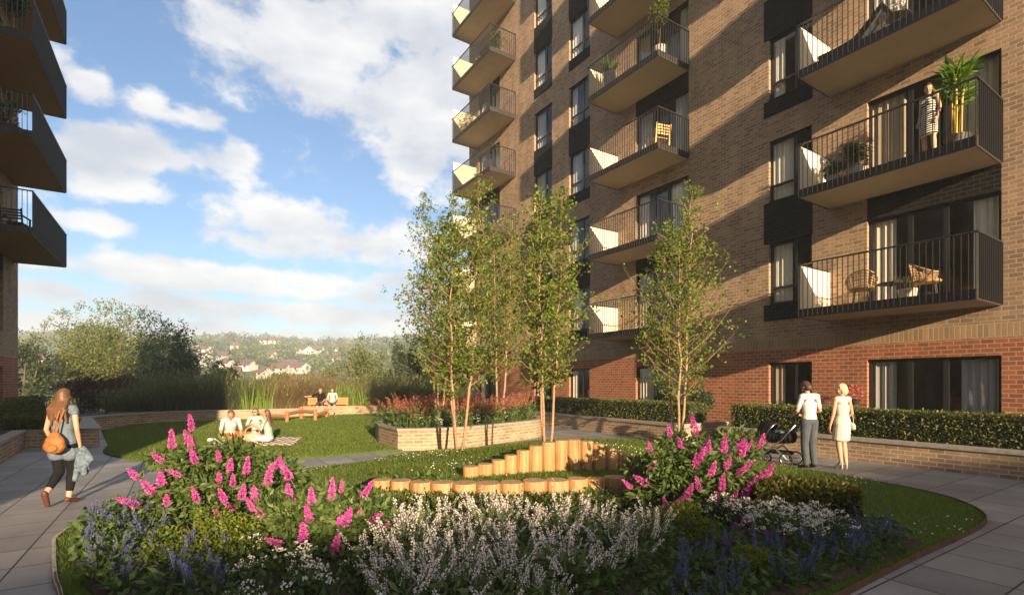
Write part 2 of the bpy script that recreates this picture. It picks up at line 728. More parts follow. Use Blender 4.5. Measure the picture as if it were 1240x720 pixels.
M['curtain_sand'] = plain('sand_curtain', (0.55, 0.45, 0.34), 0.9, 0.05)
M['room'] = plain("room_wall", (0.26, 0.20, 0.155), 0.9, 0.1)
M['roof'] = plain("roof_felt", (0.15, 0.15, 0.15), 0.9)
M['pave'] = pavemat()
M['soil'] = plain("soil", (0.045, 0.03, 0.02), 0.95, 0.4, 20, bmp=0.5)
M['steel_edge'] = plain("rusty_edging", (0.10, 0.05, 0.03), 0.8, 0.3)
M['stone_edge'] = plain("pale_edging", (0.36, 0.33, 0.29), 0.8, 0.2)


def grassground():
    m, nt, b = new_mat("lawn_turf")
    n = noise(nt, 0.7, 4)
    n2 = noise(nt, 70, 4, 0.7)
    mx = nt.nodes.new('ShaderNodeMath')
    mx.operation = 'MULTIPLY_ADD'
    nt.links.new(n, mx.inputs[0])
    mx.inputs[1].default_value = 0.6
    nt.links.new(n2, mx.inputs[2])
    nt.links.new(ramp(nt, mx.outputs[0], [(0.5, (0.045, 0.085, 0.014)), (0.8, (0.075, 0.125, 0.022)), (1.05, (0.11, 0.15, 0.035))]), b.inputs['Base Color'])
    b.inputs['Roughness'].default_value = 0.9
    b.inputs['Specular IOR Level'].default_value = 0.1
    bump(nt, b, n2, 0.8, 0.03)
    return m


M['turf'] = grassground()
M['blade'] = leafmat("grass_blade", [(0.075, 0.125, 0.018), (0.12, 0.17, 0.028), (0.18, 0.215, 0.05)], 0.45, 0.6)
M['land'] = plain("countryside", (0.055, 0.075, 0.03), 0.95, 0.35, 0.05)
M['log'] = woodmat("post_timber", (0.17, 0.09, 0.036), (0.51, 0.305, 0.135), scale=4, stretch=(7, 7, 0.3))
M['logtop'] = plain("post_end_grain", (0.34, 0.22, 0.12), 0.8, 0.25, 25)
M['bench'] = woodmat("bench_timber", (0.30, 0.13, 0.045), (0.46, 0.23, 0.085), stretch=(0.7, 6, 6))
M['play'] = woodmat("play_timber", (0.22, 0.10, 0.05), (0.36, 0.17, 0.085), stretch=(2, 2, 2))
M['bark'] = woodmat("pale_bark", (0.20, 0.115, 0.07), (0.40, 0.26, 0.165), scale=5, stretch=(2, 2, 5))
M['darkbark'] = woodmat("dark_bark", (0.07, 0.05, 0.035), (0.15, 0.11, 0.08))
M['birch'] = leafmat("birch_leaf", [(0.065, 0.12, 0.015), (0.105, 0.17, 0.022), (0.17, 0.235, 0.035), (0.26, 0.30, 0.065)], 0.52)
M['hedge'] = leafmat("hedge_leaf", [(0.04, 0.06, 0.014), (0.075, 0.10, 0.02), (0.12, 0.14, 0.035), (0.19, 0.18, 0.05)], 0.3, 0.4)
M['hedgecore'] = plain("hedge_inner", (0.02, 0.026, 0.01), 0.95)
M['boxleaf'] = leafmat("box_leaf", [(0.04, 0.06, 0.012), (0.08, 0.09, 0.015), (0.15, 0.13, 0.025)], 0.3, 0.4)
M['olive'] = leafmat("olive_foliage", [(0.075, 0.105, 0.03), (0.12, 0.15, 0.04), (0.17, 0.19, 0.055), (0.23, 0.235, 0.08)], 0.4)
M['deep'] = leafmat("deep_green_foliage", [(0.04, 0.06, 0.026), (0.06, 0.085, 0.035), (0.09, 0.115, 0.05)], 0.35)
M['purple'] = leafmat("plum_foliage", [(0.05, 0.03, 0.025), (0.085, 0.042, 0.032), (0.10, 0.065, 0.035)], 0.3)
M['sedge'] = leafmat("sedge_blade", [(0.05, 0.07, 0.028), (0.08, 0.105, 0.042), (0.13, 0.15, 0.065)], 0.35)
M['reed'] = leafmat("reed_blade", [(0.11, 0.17, 0.03), (0.16, 0.23, 0.04), (0.22, 0.28, 0.07)], 0.4)
M['tawny'] = leafmat("tawny_blade", [(0.16, 0.085, 0.045), (0.22, 0.13, 0.07), (0.15, 0.16, 0.06), (0.28, 0.22, 0.12)], 0.35)
M['strawgrass'] = leafmat("straw_blade", [(0.10, 0.11, 0.04), (0.17, 0.165, 0.065), (0.24, 0.21, 0.10)], 0.35)
M['budleaf'] = leafmat("shrub_leaf", [(0.04, 0.075, 0.02), (0.07, 0.115, 0.03), (0.105, 0.155, 0.042), (0.15, 0.195, 0.06)], 0.35, 0.45)
M['pink'] = leafmat("pink_petal", [(0.38, 0.04, 0.25), (0.54, 0.075, 0.37), (0.66, 0.13, 0.48), (0.68, 0.22, 0.53)], 0.3)
M['mauve'] = leafmat("mauve_petal", [(0.28, 0.05, 0.27), (0.42, 0.09, 0.40)], 0.3)
M['white'] = leafmat("white_petal", [(0.74, 0.68, 0.66), (0.82, 0.79, 0.77), (0.76, 0.66, 0.66)], 0.35)
M['daisy'] = leafmat("daisy_petal", [(0.75, 0.73, 0.68), (0.82, 0.80, 0.75)], 0.25)
M['blue'] = leafmat("blue_petal", [(0.06, 0.065, 0.24), (0.09, 0.095, 0.33), (0.14, 0.145, 0.40)], 0.25)
M['redflower'] = leafmat("red_petal", [(0.34, 0.06, 0.055), (0.46, 0.10, 0.09), (0.44, 0.17, 0.13), (0.30, 0.14, 0.07)], 0.3)
M['lime'] = leafmat("lime_leaf", [(0.07, 0.12, 0.015), (0.11, 0.165, 0.02), (0.16, 0.21, 0.025), (0.29, 0.28, 0.03)], 0.4)
M['cover'] = leafmat("ground_cover_leaf", [(0.04, 0.075, 0.02), (0.07, 0.12, 0.03), (0.11, 0.16, 0.045)], 0.35)
M['salvia_stem'] = leafmat("sage_leaf", [(0.08, 0.12, 0.04), (0.13, 0.175, 0.06), (0.16, 0.20, 0.09)], 0.35)
M['palm'] = leafmat("palm_leaf", [(0.06, 0.13, 0.015), (0.10, 0.19, 0.02), (0.16, 0.25, 0.035)], 0.45)
M['cane'] = plain("yellow_cane", (0.55, 0.38, 0.06), 0.5, 0.25, 12)
M['pot_grey'] = plain("grey_pot", (0.34, 0.32, 0.30), 0.7, 0.12)
M['pot_dark'] = plain("dark_pot", (0.04, 0.038, 0.036), 0.6, 0.12)
M['wicker'] = plain("wicker_cane", (0.42, 0.26, 0.12), 0.6, 0.25, 60)
M['chairwood'] = plain("chair_timber", (0.58, 0.40, 0.15), 0.55, 0.15)
M['cloth_dark'] = plain("dark_fabric", (0.05, 0.05, 0.055), 0.9, 0.15)
M['skin'] = plain("skin", (0.48, 0.27, 0.18), 0.5, 0.06)
M['skin2'] = plain("tanned_skin", (0.33, 0.17, 0.105), 0.5, 0.06)
M['lip'] = plain("lips", (0.42, 0.13, 0.11), 0.5)
M['eyes'] = plain("eye_dark", (0.03, 0.02, 0.015), 0.2)
M['hair_brown'] = plain("brown_hair", (0.11, 0.055, 0.03), 0.5, 0.35, 40, stretch=(3, 3, 0.4))
M['hair_dark'] = plain("dark_hair", (0.05, 0.028, 0.018), 0.5, 0.35, 40, stretch=(3, 3, 0.4))
M['hair_blonde'] = plain("blonde_hair", (0.62, 0.45, 0.25), 0.5, 0.25, 40, stretch=(3, 3, 0.4))
M['white_cloth'] = plain("white_cloth", (0.46, 0.45, 0.46), 0.9, 0.05)
M['cream_cloth'] = plain("cream_cloth", (0.48, 0.44, 0.40), 0.9, 0.1, 90)
M['slate'] = plain("slate_trousers", (0.055, 0.065, 0.08), 0.9, 0.2)
M['black_cloth'] = plain("black_cloth", (0.010, 0.011, 0.014), 0.95, 0.2, spec=0.1)
M['denim'] = plain("denim", (0.11, 0.145, 0.19), 0.9, 0.4, 60)
M['denim_pale'] = plain("pale_denim", (0.10, 0.14, 0.19), 0.9, 0.5, 30)
M['rust_cloth'] = plain("rust_trousers", (0.34, 0.11, 0.04), 0.9, 0.15)
M['mint'] = plain("mint_top", (0.26, 0.38, 0.33), 0.9, 0.08)
M['coral'] = plain("coral_cloth", (0.62, 0.20, 0.17), 0.9, 0.1)
M['orange_bag'] = plain("tan_leather", (0.27, 0.105, 0.028), 0.7, 0.35, 14)
M['basket'] = plain("basket_weave", (0.52, 0.36, 0.20), 0.8, 0.3, 90)
M['chrome'] = plain("bright_metal", (0.75, 0.75, 0.76), 0.25, 0.05, metal=1.0)
M['rubber'] = plain("rubber", (0.02, 0.02, 0.02), 0.8)
M['housewall'] = plain("white_render", (0.56, 0.53, 0.48), 0.9, 0.05, 0.5)
M['houseroof'] = plain("red_roof_tile", (0.12, 0.065, 0.055), 0.85, 0.25, 1.0)
M['shoe_brown'] = plain("brown_shoe", (0.09, 0.03, 0.02), 0.6)
M['sole'] = plain("white_sole", (0.72, 0.70, 0.66), 0.8)


def stripemat(name, c1, c2, scale, axis='Z', coord='Object'):
    m, nt, b = new_mat(name)
    tc = nt.nodes.new('ShaderNodeTexCoord')
    w = nt.nodes.new('ShaderNodeTexWave')
    w.wave_type = 'BANDS'
    w.bands_direction = axis
    w.inputs['Scale'].default_value = scale
    w.inputs['Distortion'].default_value = 0.15
    nt.links.new(tc.outputs[coord], w.inputs['Vector'])
    nt.links.new(ramp(nt, w.outputs[1], [(0.46, c1), (0.54, c2)]), b.inputs['Base Color'])
    b.inputs['Roughness'].default_value = 0.9
    return m


M['striped'] = stripemat("striped_cloth", (0.03, 0.03, 0.035), (0.62, 0.58, 0.48), 6.5)
M['blanket'] = stripemat("blanket_cloth", (0.20, 0.13, 0.12), (0.66, 0.60, 0.52), 2.6, 'DIAGONAL')

# ------------------------------------------------------------------ land, paving, lawns
def land_h(x, y):
    h = np.interp(y, [0, 34, 70, 150, 200, 260, 320, 380, 425, 520, 900, 2500, 6000], [-.06, -.06, -4, -11, -5, 7, 18.5, 29.5, 35, 26, 8, 0, 0])
    k = np.clip((y - 120) / 200, 0, 1)
    lat = np.where(x < -250, np.clip((-250 - x) / 200, 0, 1) * 6, 0) - np.clip((x + 90) / 220, 0, 1) * 6
    w = 2.2 * np.sin(x * 0.021 + 1.3) * np.cos(y * 0.017) + 1.2 * np.sin(x * 0.05 + y * 0.03)
    return h + k * (w + lat * np.clip((1100 - y) / 700, 0, 1))


def build_land():
    a = np.linspace(-1, 1, 141)
    xs = np.sign(a) * (np.abs(a) ** 2.2) * 1600
    b = np.linspace(0, 1, 150)
    ys = np.concatenate([np.linspace(-500, -5, 14), (b ** 1.9) * 1600])
    X, Y = np.meshgrid(xs, ys)
    Z = land_h(X, Y)
    v = np.stack([X.ravel(), Y.ravel(), Z.ravel()], 1)
    nx, ny = len(xs), len(ys)
    i = np.arange(ny - 1)[:, None] * nx + np.arange(nx - 1)[None]
    f = np.stack([i, i + 1, i + nx + 1, i + nx], -1).reshape(-1, 4)
    o = arr_mesh('terrain', v, f, M['land'], smooth=True)
    tag(o, kind='structure')


build_land()

# paving: axes along the facades
pb = MB()
o_ = Vector((0, 0, 0))
u0, u1, n0, n1 = -30.0, 27.0, -6.2, 15.2
pts = [o_ + U * a + NRM * b for a, b in ((u0, n0), (u0, n1), (u1, n1), (u1, n0))]
pts = [Vector((p.x, p.y, 0.0)) for p in pts]
pb.quad(pts, 0, [(n0, u0), (n1, u0), (n1, u1), (n0, u1)])
tag(pb.build('paving', M['pave']), kind='structure')

ISL = smooth_path([(-5.16, 9.35), (-3.87, 10.1), (-2.95, 10.75), (-2.75, 11.5), (-2.2, 12.35), (-1.3, 12.95), (-0.55, 13.55), (0.1, 14.35), (0.9, 15.1), (2.4, 15.45), (3.9, 15.15), (4.6, 14.3), (4.9, 12.0),
                   (5.07, 10.66), (5.93, 9.5), (6.38, 8.42), (6.5, 7.7), (6.38, 7.15), (6.1, 6.6), (5.7, 6.2), (5.05, 5.74), (4.09, 5.12), (3.23, 4.54),
                   (2.5, 4.05), (1.4, 3.5), (0, 3.15), (-1.6, 3.2), (-3.1, 3.7), (-3.77, 4.26), (-4.2, 4.7), (-4.74, 5.3), (-5.05, 5.68), (-5.32, 6.35), (-5.45, 6.9), (-5.5, 7.8), (-5.4, 8.7)], 4, True)


def mound(x, y):
    "height of the centre island"
    d = np.exp(-(((x - 1.0) / 3.0) ** 2 + ((y - 10.2) / 1.9) ** 2))
    z = 0.035 + 0.46 * d
    ss = lambda v, a, b: (lambda t: t * t * (3 - 2 * t))(np.clip((v - a) / (b - a), 0, 1))
    yf = 7.22 + 0.09 * (x + .1) ** 2 - .1 * np.clip(x - .2, 0, 1.6)
    t = ss(y, yf - .04, yf + .06) * (1 - ss(y, 8.8, 10.2)) * ss(x, -3.0, -1.95) * (1 - ss(x, 1.85, 2.9))
    return np.maximum(z, 0.035 + 0.265 * t)


def poly_sheet(name, poly, step, hfun, mat, edge_drop=0.03, kind='structure'):
    "grid clipped to a polygon, draped on hfun"
    bm = bmesh.new()
    vs_ = [bm.verts.new((p[0], p[1], 0)) for p in poly]
    bm.faces.new(vs_)
    xs = [p[0] for p in poly]
    ys = [p[1] for p in poly]
    for a0, a1, ax in ((min(xs), max(xs), 0), (min(ys), max(ys), 1)):
        k = a0 + step
        while k < a1:
            no = (1, 0, 0) if ax == 0 else (0, 1, 0)
            bmesh.ops.bisect_plane(bm, geom=bm.verts[:] + bm.edges[:] + bm.faces[:], plane_co=(k, k, 0), plane_no=no)
            k += step
    co = np.array([v.co[:] for v in bm.verts])
    z = hfun(co[:, 0], co[:, 1])
    for v, zz in zip(bm.verts, z):
        v.co.z = zz
    be = [e for e in bm.edges if e.is_boundary]
    r = bmesh.ops.extrude_edge_only(bm, edges=be)
    for g in r['geom']:
        if isinstance(g, bmesh.types.BMVert):
            g.co.z -= 0.3
    bmesh.ops.recalc_face_normals(bm, faces=bm.faces)
    me = bpy.data.meshes.new(name)
    bm.to_mesh(me)
    bm.free()
    me.materials.append(mat)
    me.polygons.foreach_set('use_smooth', np.ones(len(me.polygons), bool))
    o = bpy.data.objects.new(name, me)
    COL.objects.link(o)
    return tag(o, kind=kind)


BW = smooth_path([(-15.35, 17.6), (-15.45, 19.6), (-15.1, 21.2), (-14.1, 22.4), (-12.35, 23.3), (-10.6, 24.4), (-8.4, 25.9), (-6.2, 26.3), (-4.2, 26.2), (-2.0, 25.6), (-0.4, 24.8)], 5)
LAWN = [(p.x, p.y) for p in smooth_path([(-0.2, 17.0), (-0.6, 15.2), (-1.6, 13.9), (-2.85, 13.0), (-5.16, 11.5), (-7.5, 11.15), (-8.75, 11.6), (-10.06, 12.6), (-10.9, 13.85)], 4)] + \
       [(-14.6, 18.2)] + [(p.x + 0.12, p.y - 0.2) for p in BW[8:]] + [(0.5, 21)]


def lawn_h(x, y):
    return 0.03 + 0.27 * np.exp(-(((x + 6.0) / 4.0) ** 2 + ((y - 22.5) / 2.6) ** 2)) + 0.03 * np.exp(-(((x + 8) / 4) ** 2 + ((y - 17) / 3) ** 2))


poly_sheet('lawn', LAWN, 0.5, lawn_h, M['turf'])
poly_sheet('island_lawn', [(p.x, p.y) for p in ISL], 0.3, mound, M['turf'])


def ribbon(name, path, w, h, mat, z0=0.0, closed=False):
    "thin upright edging along a path"
    mb = MB()
    n = len(path)
    rng_ = range(n if closed else n - 1)
    L = 0
    for i in rng_:
        a, b = path[i], path[(i + 1) % n]
        d = (b - a)
        if d.length < 1e-6:
            continue
        nn = Vector((-d.y, d.x, 0)).normalized() * w * 0.5
        A, B, C, Dd = a + nn, b + nn, b - nn, a - nn
        up = Vector((0, 0, 1))
        l2 = L + d.length
        for q in ((A, B), (C, Dd)):
            mb.quad([q[0] + up * z0, q[1] + up * z0, q[1] + up * (z0 + h), q[0] + up * (z0 + h)], 0, [(L, z0), (l2, z0), (l2, z0 + h), (L, z0 + h)])
        mb.quad([A + up * (z0 + h), B + up * (z0 + h), C + up * (z0 + h), Dd + up * (z0 + h)], 0)
        L = l2
    return mb.build(name, mat)


tag(ribbon('lawn_edging', [p for p in ISL[14 * 4:29 * 4]], 0.015, 0.055, M['steel_edge']), kind='structure')
tag(ribbon('path_edging', [p for p in ISL[26 * 4:] + ISL[:2]], 0.03, 0.05, M['stone_edge']), kind='structure')

# planting soil in the near half of the island
BEDP = [(-5.3, 6.5), (-5.3, 7.4), (-4.0, 8.0), (-2.6, 7.75), (-0.5, 7.25), (2.2, 7.2), (3.4, 7.0), (4.25, 6.45), (4.2, 5.7), (4.35, 5.42), (3.23, 4.66), (2.45, 4.17), (1.36, 3.62), (0, 3.27), (-1.55, 3.32), (-3.0, 3.82), (-3.66, 4.36), (-4.1, 4.8), (-4.64, 5.4), (-4.95, 5.75)]
poly_sheet('planting_soil', BEDP, 0.4, lambda x, y: mound(x, y) + 0.03 + 0.02 * np.sin(x * 5) * np.cos(y * 4), M['soil'])


# ------------------------------------------------------------------ brick walls and planters
def wall_run(path, h, thick, parent, closed=False, cap=True, inner=None):
    "brick wall along a path with a coping; wall mesh + coping mesh"
    wb, cb = MB(), MB()
    n = len(path)
    offs = []
    for i in range(n):
        if closed:
            d = path[(i + 1) % n] - path[i - 1]
        else:
            d = path[min(i + 1, n - 1)] - path[max(i - 1, 0)]
        nn = Vector((-d.y, d.x, 0)).normalized()
        # mitre at sharp corners
        if 0 < i < n - 1 or closed:
            e = (path[i] - path[i - 1]).normalized()
            c = max(0.5, Vector((-e.y, e.x, 0)).dot(nn))
        else:
            c = 1
        offs.append(nn * (thick / c))
    L = 0
    up = Vector((0, 0, 1))
    for i in range(n if closed else n - 1):
        j = (i + 1) % n
        a, b = path[i], path[j]
        l2 = L + (b - a).length
        a2, b2 = a + offs[i], b + offs[j]
        z0 = -0.05
        wb.quad([a + up * z0, b + up * z0, b + up * h, a + up * h], 0, [(L, z0), (l2, z0), (l2, h), (L, h)])
        wb.quad([b2 + up * z0, a2 + up * z0, a2 + up * h, b2 + up * h], 0, [(l2, z0), (L, z0), (L, h), (l2, h)])
        oa, ob = offs[i] * 0.12, offs[j] * 0.12
        A, B, A2, B2 = a - oa, b - ob, a2 + oa, b2 + ob
        zc0, zc1 = h, h + 0.06
        cb.quad([A + up * zc1, B + up * zc1, B2 + up * zc1, A2 + up * zc1])
        cb.quad([A + up * zc0, B + up * zc0, B + up * zc1, A + up * zc1], 0, [(L, 0), (l2, 0), (l2, .06), (L, .06)])
        cb.quad([B2 + up * zc0, A2 + up * zc0, A2 + up * zc1, B2 + up * zc1], 0, [(L, 0), (l2, 0), (l2, .06), (L, .06)])
        cb.quad([A2 + up * zc0, B2 + up * zc0, B + up * zc0, A + up * zc0])
        L = l2
    if not closed:
        for i, s in ((0, 1), (n - 1, -1)):
            a, a2 = path[i], path[i] + offs[i]
            q = [a2 + up * -.05, a + up * -.05, a + up * h, a2 + up * h]
            wb.quad(q if s > 0 else q[::-1], 0, [(0, -.05), (thick, -.05), (thick, h), (0, h)] if s > 0 else [(0, h), (thick, h), (thick, -.05), (0, -.05)])
            oa = offs[i] * .12
            A, A2 = a - oa, a2 + oa
            cb.quad([A2 + up * h, A + up * h, A + up * (h + .06), A2 + up * (h + .06)])
    wb.build('brickwork', M['planter'], parent)
    cb.build('coping', M['cap'], parent)


def soil_sheet(poly, z, parent):
    mb = MB()
    mb.quad([Vector((p[0], p[1], z)) for p in poly])
    mb.build('soil', M['soil'], parent)


def V2(p, z=0):
    return Vector((p[0], p[1], z))


# raised bed of red flowers
rp = thing('raised_planter', 'curved low brick planter filled with red flowers between lawn and path', 'planter', (0, 0, 0))
RP = [Vector((-2.9, 13.02, 0))] + smooth_path([(-2.9, 13.02), (-1.48, 13.42), (-0.15, 14.9), (0.5, 15.7), (0.85, 16.3), (1.05, 17.4), (0.5, 19.0), (-1.2, 19.9), (-3.2, 19.0), (-4.15, 17.2), (-4.15, 15.6), (-3.75, 14.4)], 5)[1:]
wall_run(RP, 0.50, 0.2, rp, closed=True)
soil_sheet(RP, 0.47, rp)

# planters along the right facade
PQ = Vector((9.04, 9.04, 0))


def PF(t, d=0.0):
    p = PQ + U * t + NRM * d
    return Vector((p.x, p.y, 0))


pa = thing('facade_planter', 'long brick planter holding a clipped hedge between the entrance gap and far corner', 'planter')
wall_run([PF(7.3, 1.9), PF(7.3, 0), PF(14.5, 0), PF(14.9, 0.3), PF(15.0, 1.9)], 0.45, 0.2, pa)
for o in list(pa.children):
    pass
soil_sheet([PF(7.3, .1), PF(14.9, .1), PF(14.9, 2.3), PF(7.3, 2.3)], 0.42, pa)
pbn = thing('facade_planter', 'long brick planter under a clipped hedge behind the couple with the pram', 'planter')
wall_run([PF(-9, 0), PF(6.1, 0), PF(6.1, 1.9)][::-1], 0.45, 0.2, pbn)
soil_sheet([PF(-9, .1), PF(6.05, .1), PF(6.05, 2.3), PF(-9, 2.3)], 0.42, pbn)
# planter along the left building
pl = thing('corner_planter', 'brick planter with dark hedges along the shaded left building', 'planter')
PL = [Vector((-4.4, 2.3, 0)), Vector((-10.74, 10.74, 0)), Vector((-12.75, 13.4, 0)), Vector((-11.2, 13.9, 0)), Vector((-14.95, 18.2, 0))]
wall_run(PL, 0.43, 0.22, pl)
soil_sheet([PL[0], PL[1], PL[2], PL[3], PL[4], FL(3, 0.1), FL(-20, 0.1)], 0.40, pl)
# curved wall behind the lawn
bwt = thing('garden_wall', 'long curved low brick wall along the back of the lawn', 'wall')
wall_run(BW, 0.42, 0.25, bwt)
# planting bed beyond the wall
bed = [(p.x, p.y) for p in BW]
mbb = MB()
outs = []
for i, p in enumerate(BW):
    d = BW[min(i + 1, len(BW) - 1)] - BW[max(i - 1, 0)]
    outs.append(Vector((-d.y, d.x, 0)).normalized())
for i in range(len(BW) - 1):
    for a, b, za, zb in ((0.2, 3.5, .40, .36), (3.5, 9, .36, -.9), (9, 16, -.9, -3.0)):
        q = [BW[i] + outs[i] * a, BW[i + 1] + outs[i + 1] * a, BW[i + 1] + outs[i + 1] * b, BW[i] + outs[i] * b]
        z = (za, za, zb, zb)
        mbb.quad([Vector((c.x, c.y, zz)) for c, zz in zip(q, z)])
tag(mbb.build('planting_ground', M['soil']), kind='structure')


# ------------------------------------------------------------------ buildings
Z1, ST = 3.41, 3.1        # underside of the first balcony, storey height
SLAB = 0.2


def floor_z(k):
    return Z1 + SLAB + ST * (k - 1)


def make_facade(b, sg, s_min, s_max, openings, panels, depth, ztop, mats_hi=True):
    "front wall with real openings; local x = sg*s, front faces local -y"
    mb = MB()
    RC = 0.2
    S = sorted({s_min, s_max} | {o[0] for o in openings} | {o[1] for o in openings} | {p[0] for p in panels} | {p[1] for p in panels})
    Z = sorted({-0.1, ztop, 2.73, 3.05} | {o[2] for o in openings} | {o[3] for o in openings} | {p[2] for p in panels} | {p[3] for p in panels})
    for i in range(len(S) - 1):
        sc_ = (S[i] + S[i + 1]) / 2
        col = [o for o in openings if o[0] < sc_ < o[1]]
        colp = [p for p in panels if p[0] < sc_ < p[1]]
        k = 0
        while k < len(Z) - 1:
            zc = (Z[k] + Z[k + 1]) / 2
            if not any(o[2] < zc < o[3] for o in col):
                m = 0
                if zc < 2.73:
                    m = 1
                elif zc < 3.05:
                    m = 2
                if any(p[2] < zc < p[3] for p in colp):
                    m = 3
                xa, xb = sg * S[i], sg * S[i + 1]
                xa, xb = min(xa, xb), max(xa, xb)
                z0, z1 = Z[k], Z[k + 1]
                uv = [(xa, z0), (xb, z0), (xb, z1), (xa, z1)]
                if m == 2:
                    uv = [(a, c - 2.74) for a, c in uv]
                mb.quad([(xa, 0, z0), (xb, 0, z0), (xb, 0, z1), (xa, 0, z1)], m, uv)
            k += 1
    for s0, s1, z0, z1 in [o[:4] for o in openings]:
        xa, xb = min(sg * s0, sg * s1), max(sg * s0, sg * s1)
        m = 1 if z1 < 2.73 else 0
        mb.quad([(xa, 0, z0), (xa, 0, z1), (xa, RC, z1), (xa, RC, z0)], m, [(0, z0), (0, z1), (RC, z1), (RC, z0)])
        mb.quad([(xb, 0, z1), (xb, 0, z0), (xb, RC, z0), (xb, RC, z1)], m, [(0, z1), (0, z0), (RC, z0), (RC, z1)])
        mb.quad([(xa, 0, z1), (xb, 0, z1), (xb, RC, z1), (xa, RC, z1)], 5)
        mb.quad([(xb, 0, z0), (xa, 0, z0), (xa, RC, z0), (xb, RC, z0)], 5)
        # the room behind
        e = 0.5
        X0, X1, Y0, Y1, ZA, ZB = xa - e, xb + e, RC + .12, RC + 3.0, z0 - .05, z1 + .3
        mb.quad([(X0, Y1, ZA), (X1, Y1, ZA), (X1, Y1, ZB), (X0, Y1, ZB)], 4)
        mb.quad([(X0, Y0, ZA), (X0, Y1, ZA), (X0, Y1, ZB), (X0, Y0, ZB)], 4)
        mb.quad([(X1, Y1, ZA), (X1, Y0, ZA), (X1, Y0, ZB), (X1, Y1, ZB)], 4)
        mb.quad([(X0, Y0, ZA), (X1, Y0, ZA), (X1, Y1, ZA), (X0, Y1, ZA)], 4)
        mb.quad([(X0, Y1, ZB), (X1, Y1, ZB), (X1, Y0, ZB), (X0, Y0, ZB)], 4)
        for q in (((X0, xa), (ZA, ZB)), ((xb, X1), (ZA, ZB)), ((xa, xb), (z1, ZB)), ((xa, xb), (ZA, z0))):
            (a, c), (d, f) = q
            mb.quad([(a, Y0, d), (c, Y0, d), (c, Y0, f), (a, Y0, f)], 4)
    xa, xb = min(sg * s_min, sg * s_max), max(sg * s_min, sg * s_max)
    for x in (xa, xb):
        for z0, z1, m in ((-.1, 2.73, 1), (2.73, ztop, 0)):
            q = [(x, 0, z0), (x, depth, z0), (x, depth, z1), (x, 0, z1)]
            mb.quad(q if x == xb else q[::-1], m)
    mb.quad([(xb, depth, -.1), (xa, depth, -.1), (xa, depth, ztop), (xb, depth, ztop)], 0)
    mb.build('wall', [M['buff'], M['red'], M['soldier'], M['dark'], M['room'], M['frame']], b)
    rb = MB()
    rb.box(xa - .03, xb + .03, -.03, depth + .03, ztop, ztop + .12)
    rb.build('roof', M['roof'], b)


CURT = {}


def curtain_mesh(mb, x0, x1, y, z0, z1, folds):
    n = max(6, int((x1 - x0) / 0.025))
    ph = random.uniform(0, 6)
    for i in range(n):
        a, c = x0 + (x1 - x0) * i / n, x0 + (x1 - x0) * (i + 1) / n
        f = lambda x: y + 0.03 * math.sin(x * folds + ph) + 0.012 * math.sin(x * folds * 2.3 + ph * 2)
        mb.quad([(a, f(a), z0), (c, f(c), z0), (c, f(c), z1), (a, f(a), z1)])


def make_window(b, sg, s0, s1, z0, z1, style, curtains=True, name='window'):
    xa, xb = min(sg * s0, sg * s1), max(sg * s0, sg * s1)
    w = xb - xa
    y0, y1 = 0.10, 0.15
    e = 0.002
    mb = MB()
    t = 0.07
    mb.box(xa + e, xb - e, y0, y1, z1 - t, z1 - e)
    mb.box(xa + e, xb - e, y0, y1, z0 + e, z0 + t)
    mb.box(xa + e, xa + t, y0, y1, z0 + t, z1 - t)
    mb.box(xb - t, xb - e, y0, y1, z0 + t, z1 - t)
    if style == 'door3':
        for k in (0.35, 0.62):
            mb.box(xa + w * k - .05, xa + w * k + .05, y0 - .01, y1 - .004, z0 + t, z1 - t)
    elif style == 'small':
        mb.box(xa + w * .62 - .04, xa + w * .62 + .04, y0 - .01, y1 - .004, z0 + t, z1 - t)
        zt = z0 + (z1 - z0) * .27
        mb.box(xa + t, xa + w * .62 - .04, y0, y1 - .006, zt - .035, zt + .035)
        mb.box(xa + w * .62 + .04, xb - t, y0, y1 - .006, zt - .035, zt + .035)
    fr = mb.build(name, M['frame'], b)
    g = MB()
    g.quad([(xa + t * .5, .125, z0 + t * .5), (xb - t * .5, .125, z0 + t * .5), (xb - t * .5, .125, z1 - t * .5), (xa + t * .5, .125, z1 - t * .5)])
    g.build('pane', M['glass'], fr)
    if curtains:
        kind = random.choice(('curtain', 'curtain', 'curtain_grey', 'curtain_sand'))
        if style == 'door3':
            lw = random.choice((.22, .3, .34))
            rw = random.choice((.2, .28, .34))
            spans = [(xa + .06, xa + w * lw), (xb - w * rw, xb - .06)]
        else:
            spans = [(xa + .05, xa + w * random.choice((.3, .42, .5)))]
        for a, e_ in spans:
            c = MB()
            curtain_mesh(c, a, e_, .205, z0 + .04, z1, 38)
            c.build('curtain', M[kind], fr)
    return fr


BALD = 1.57


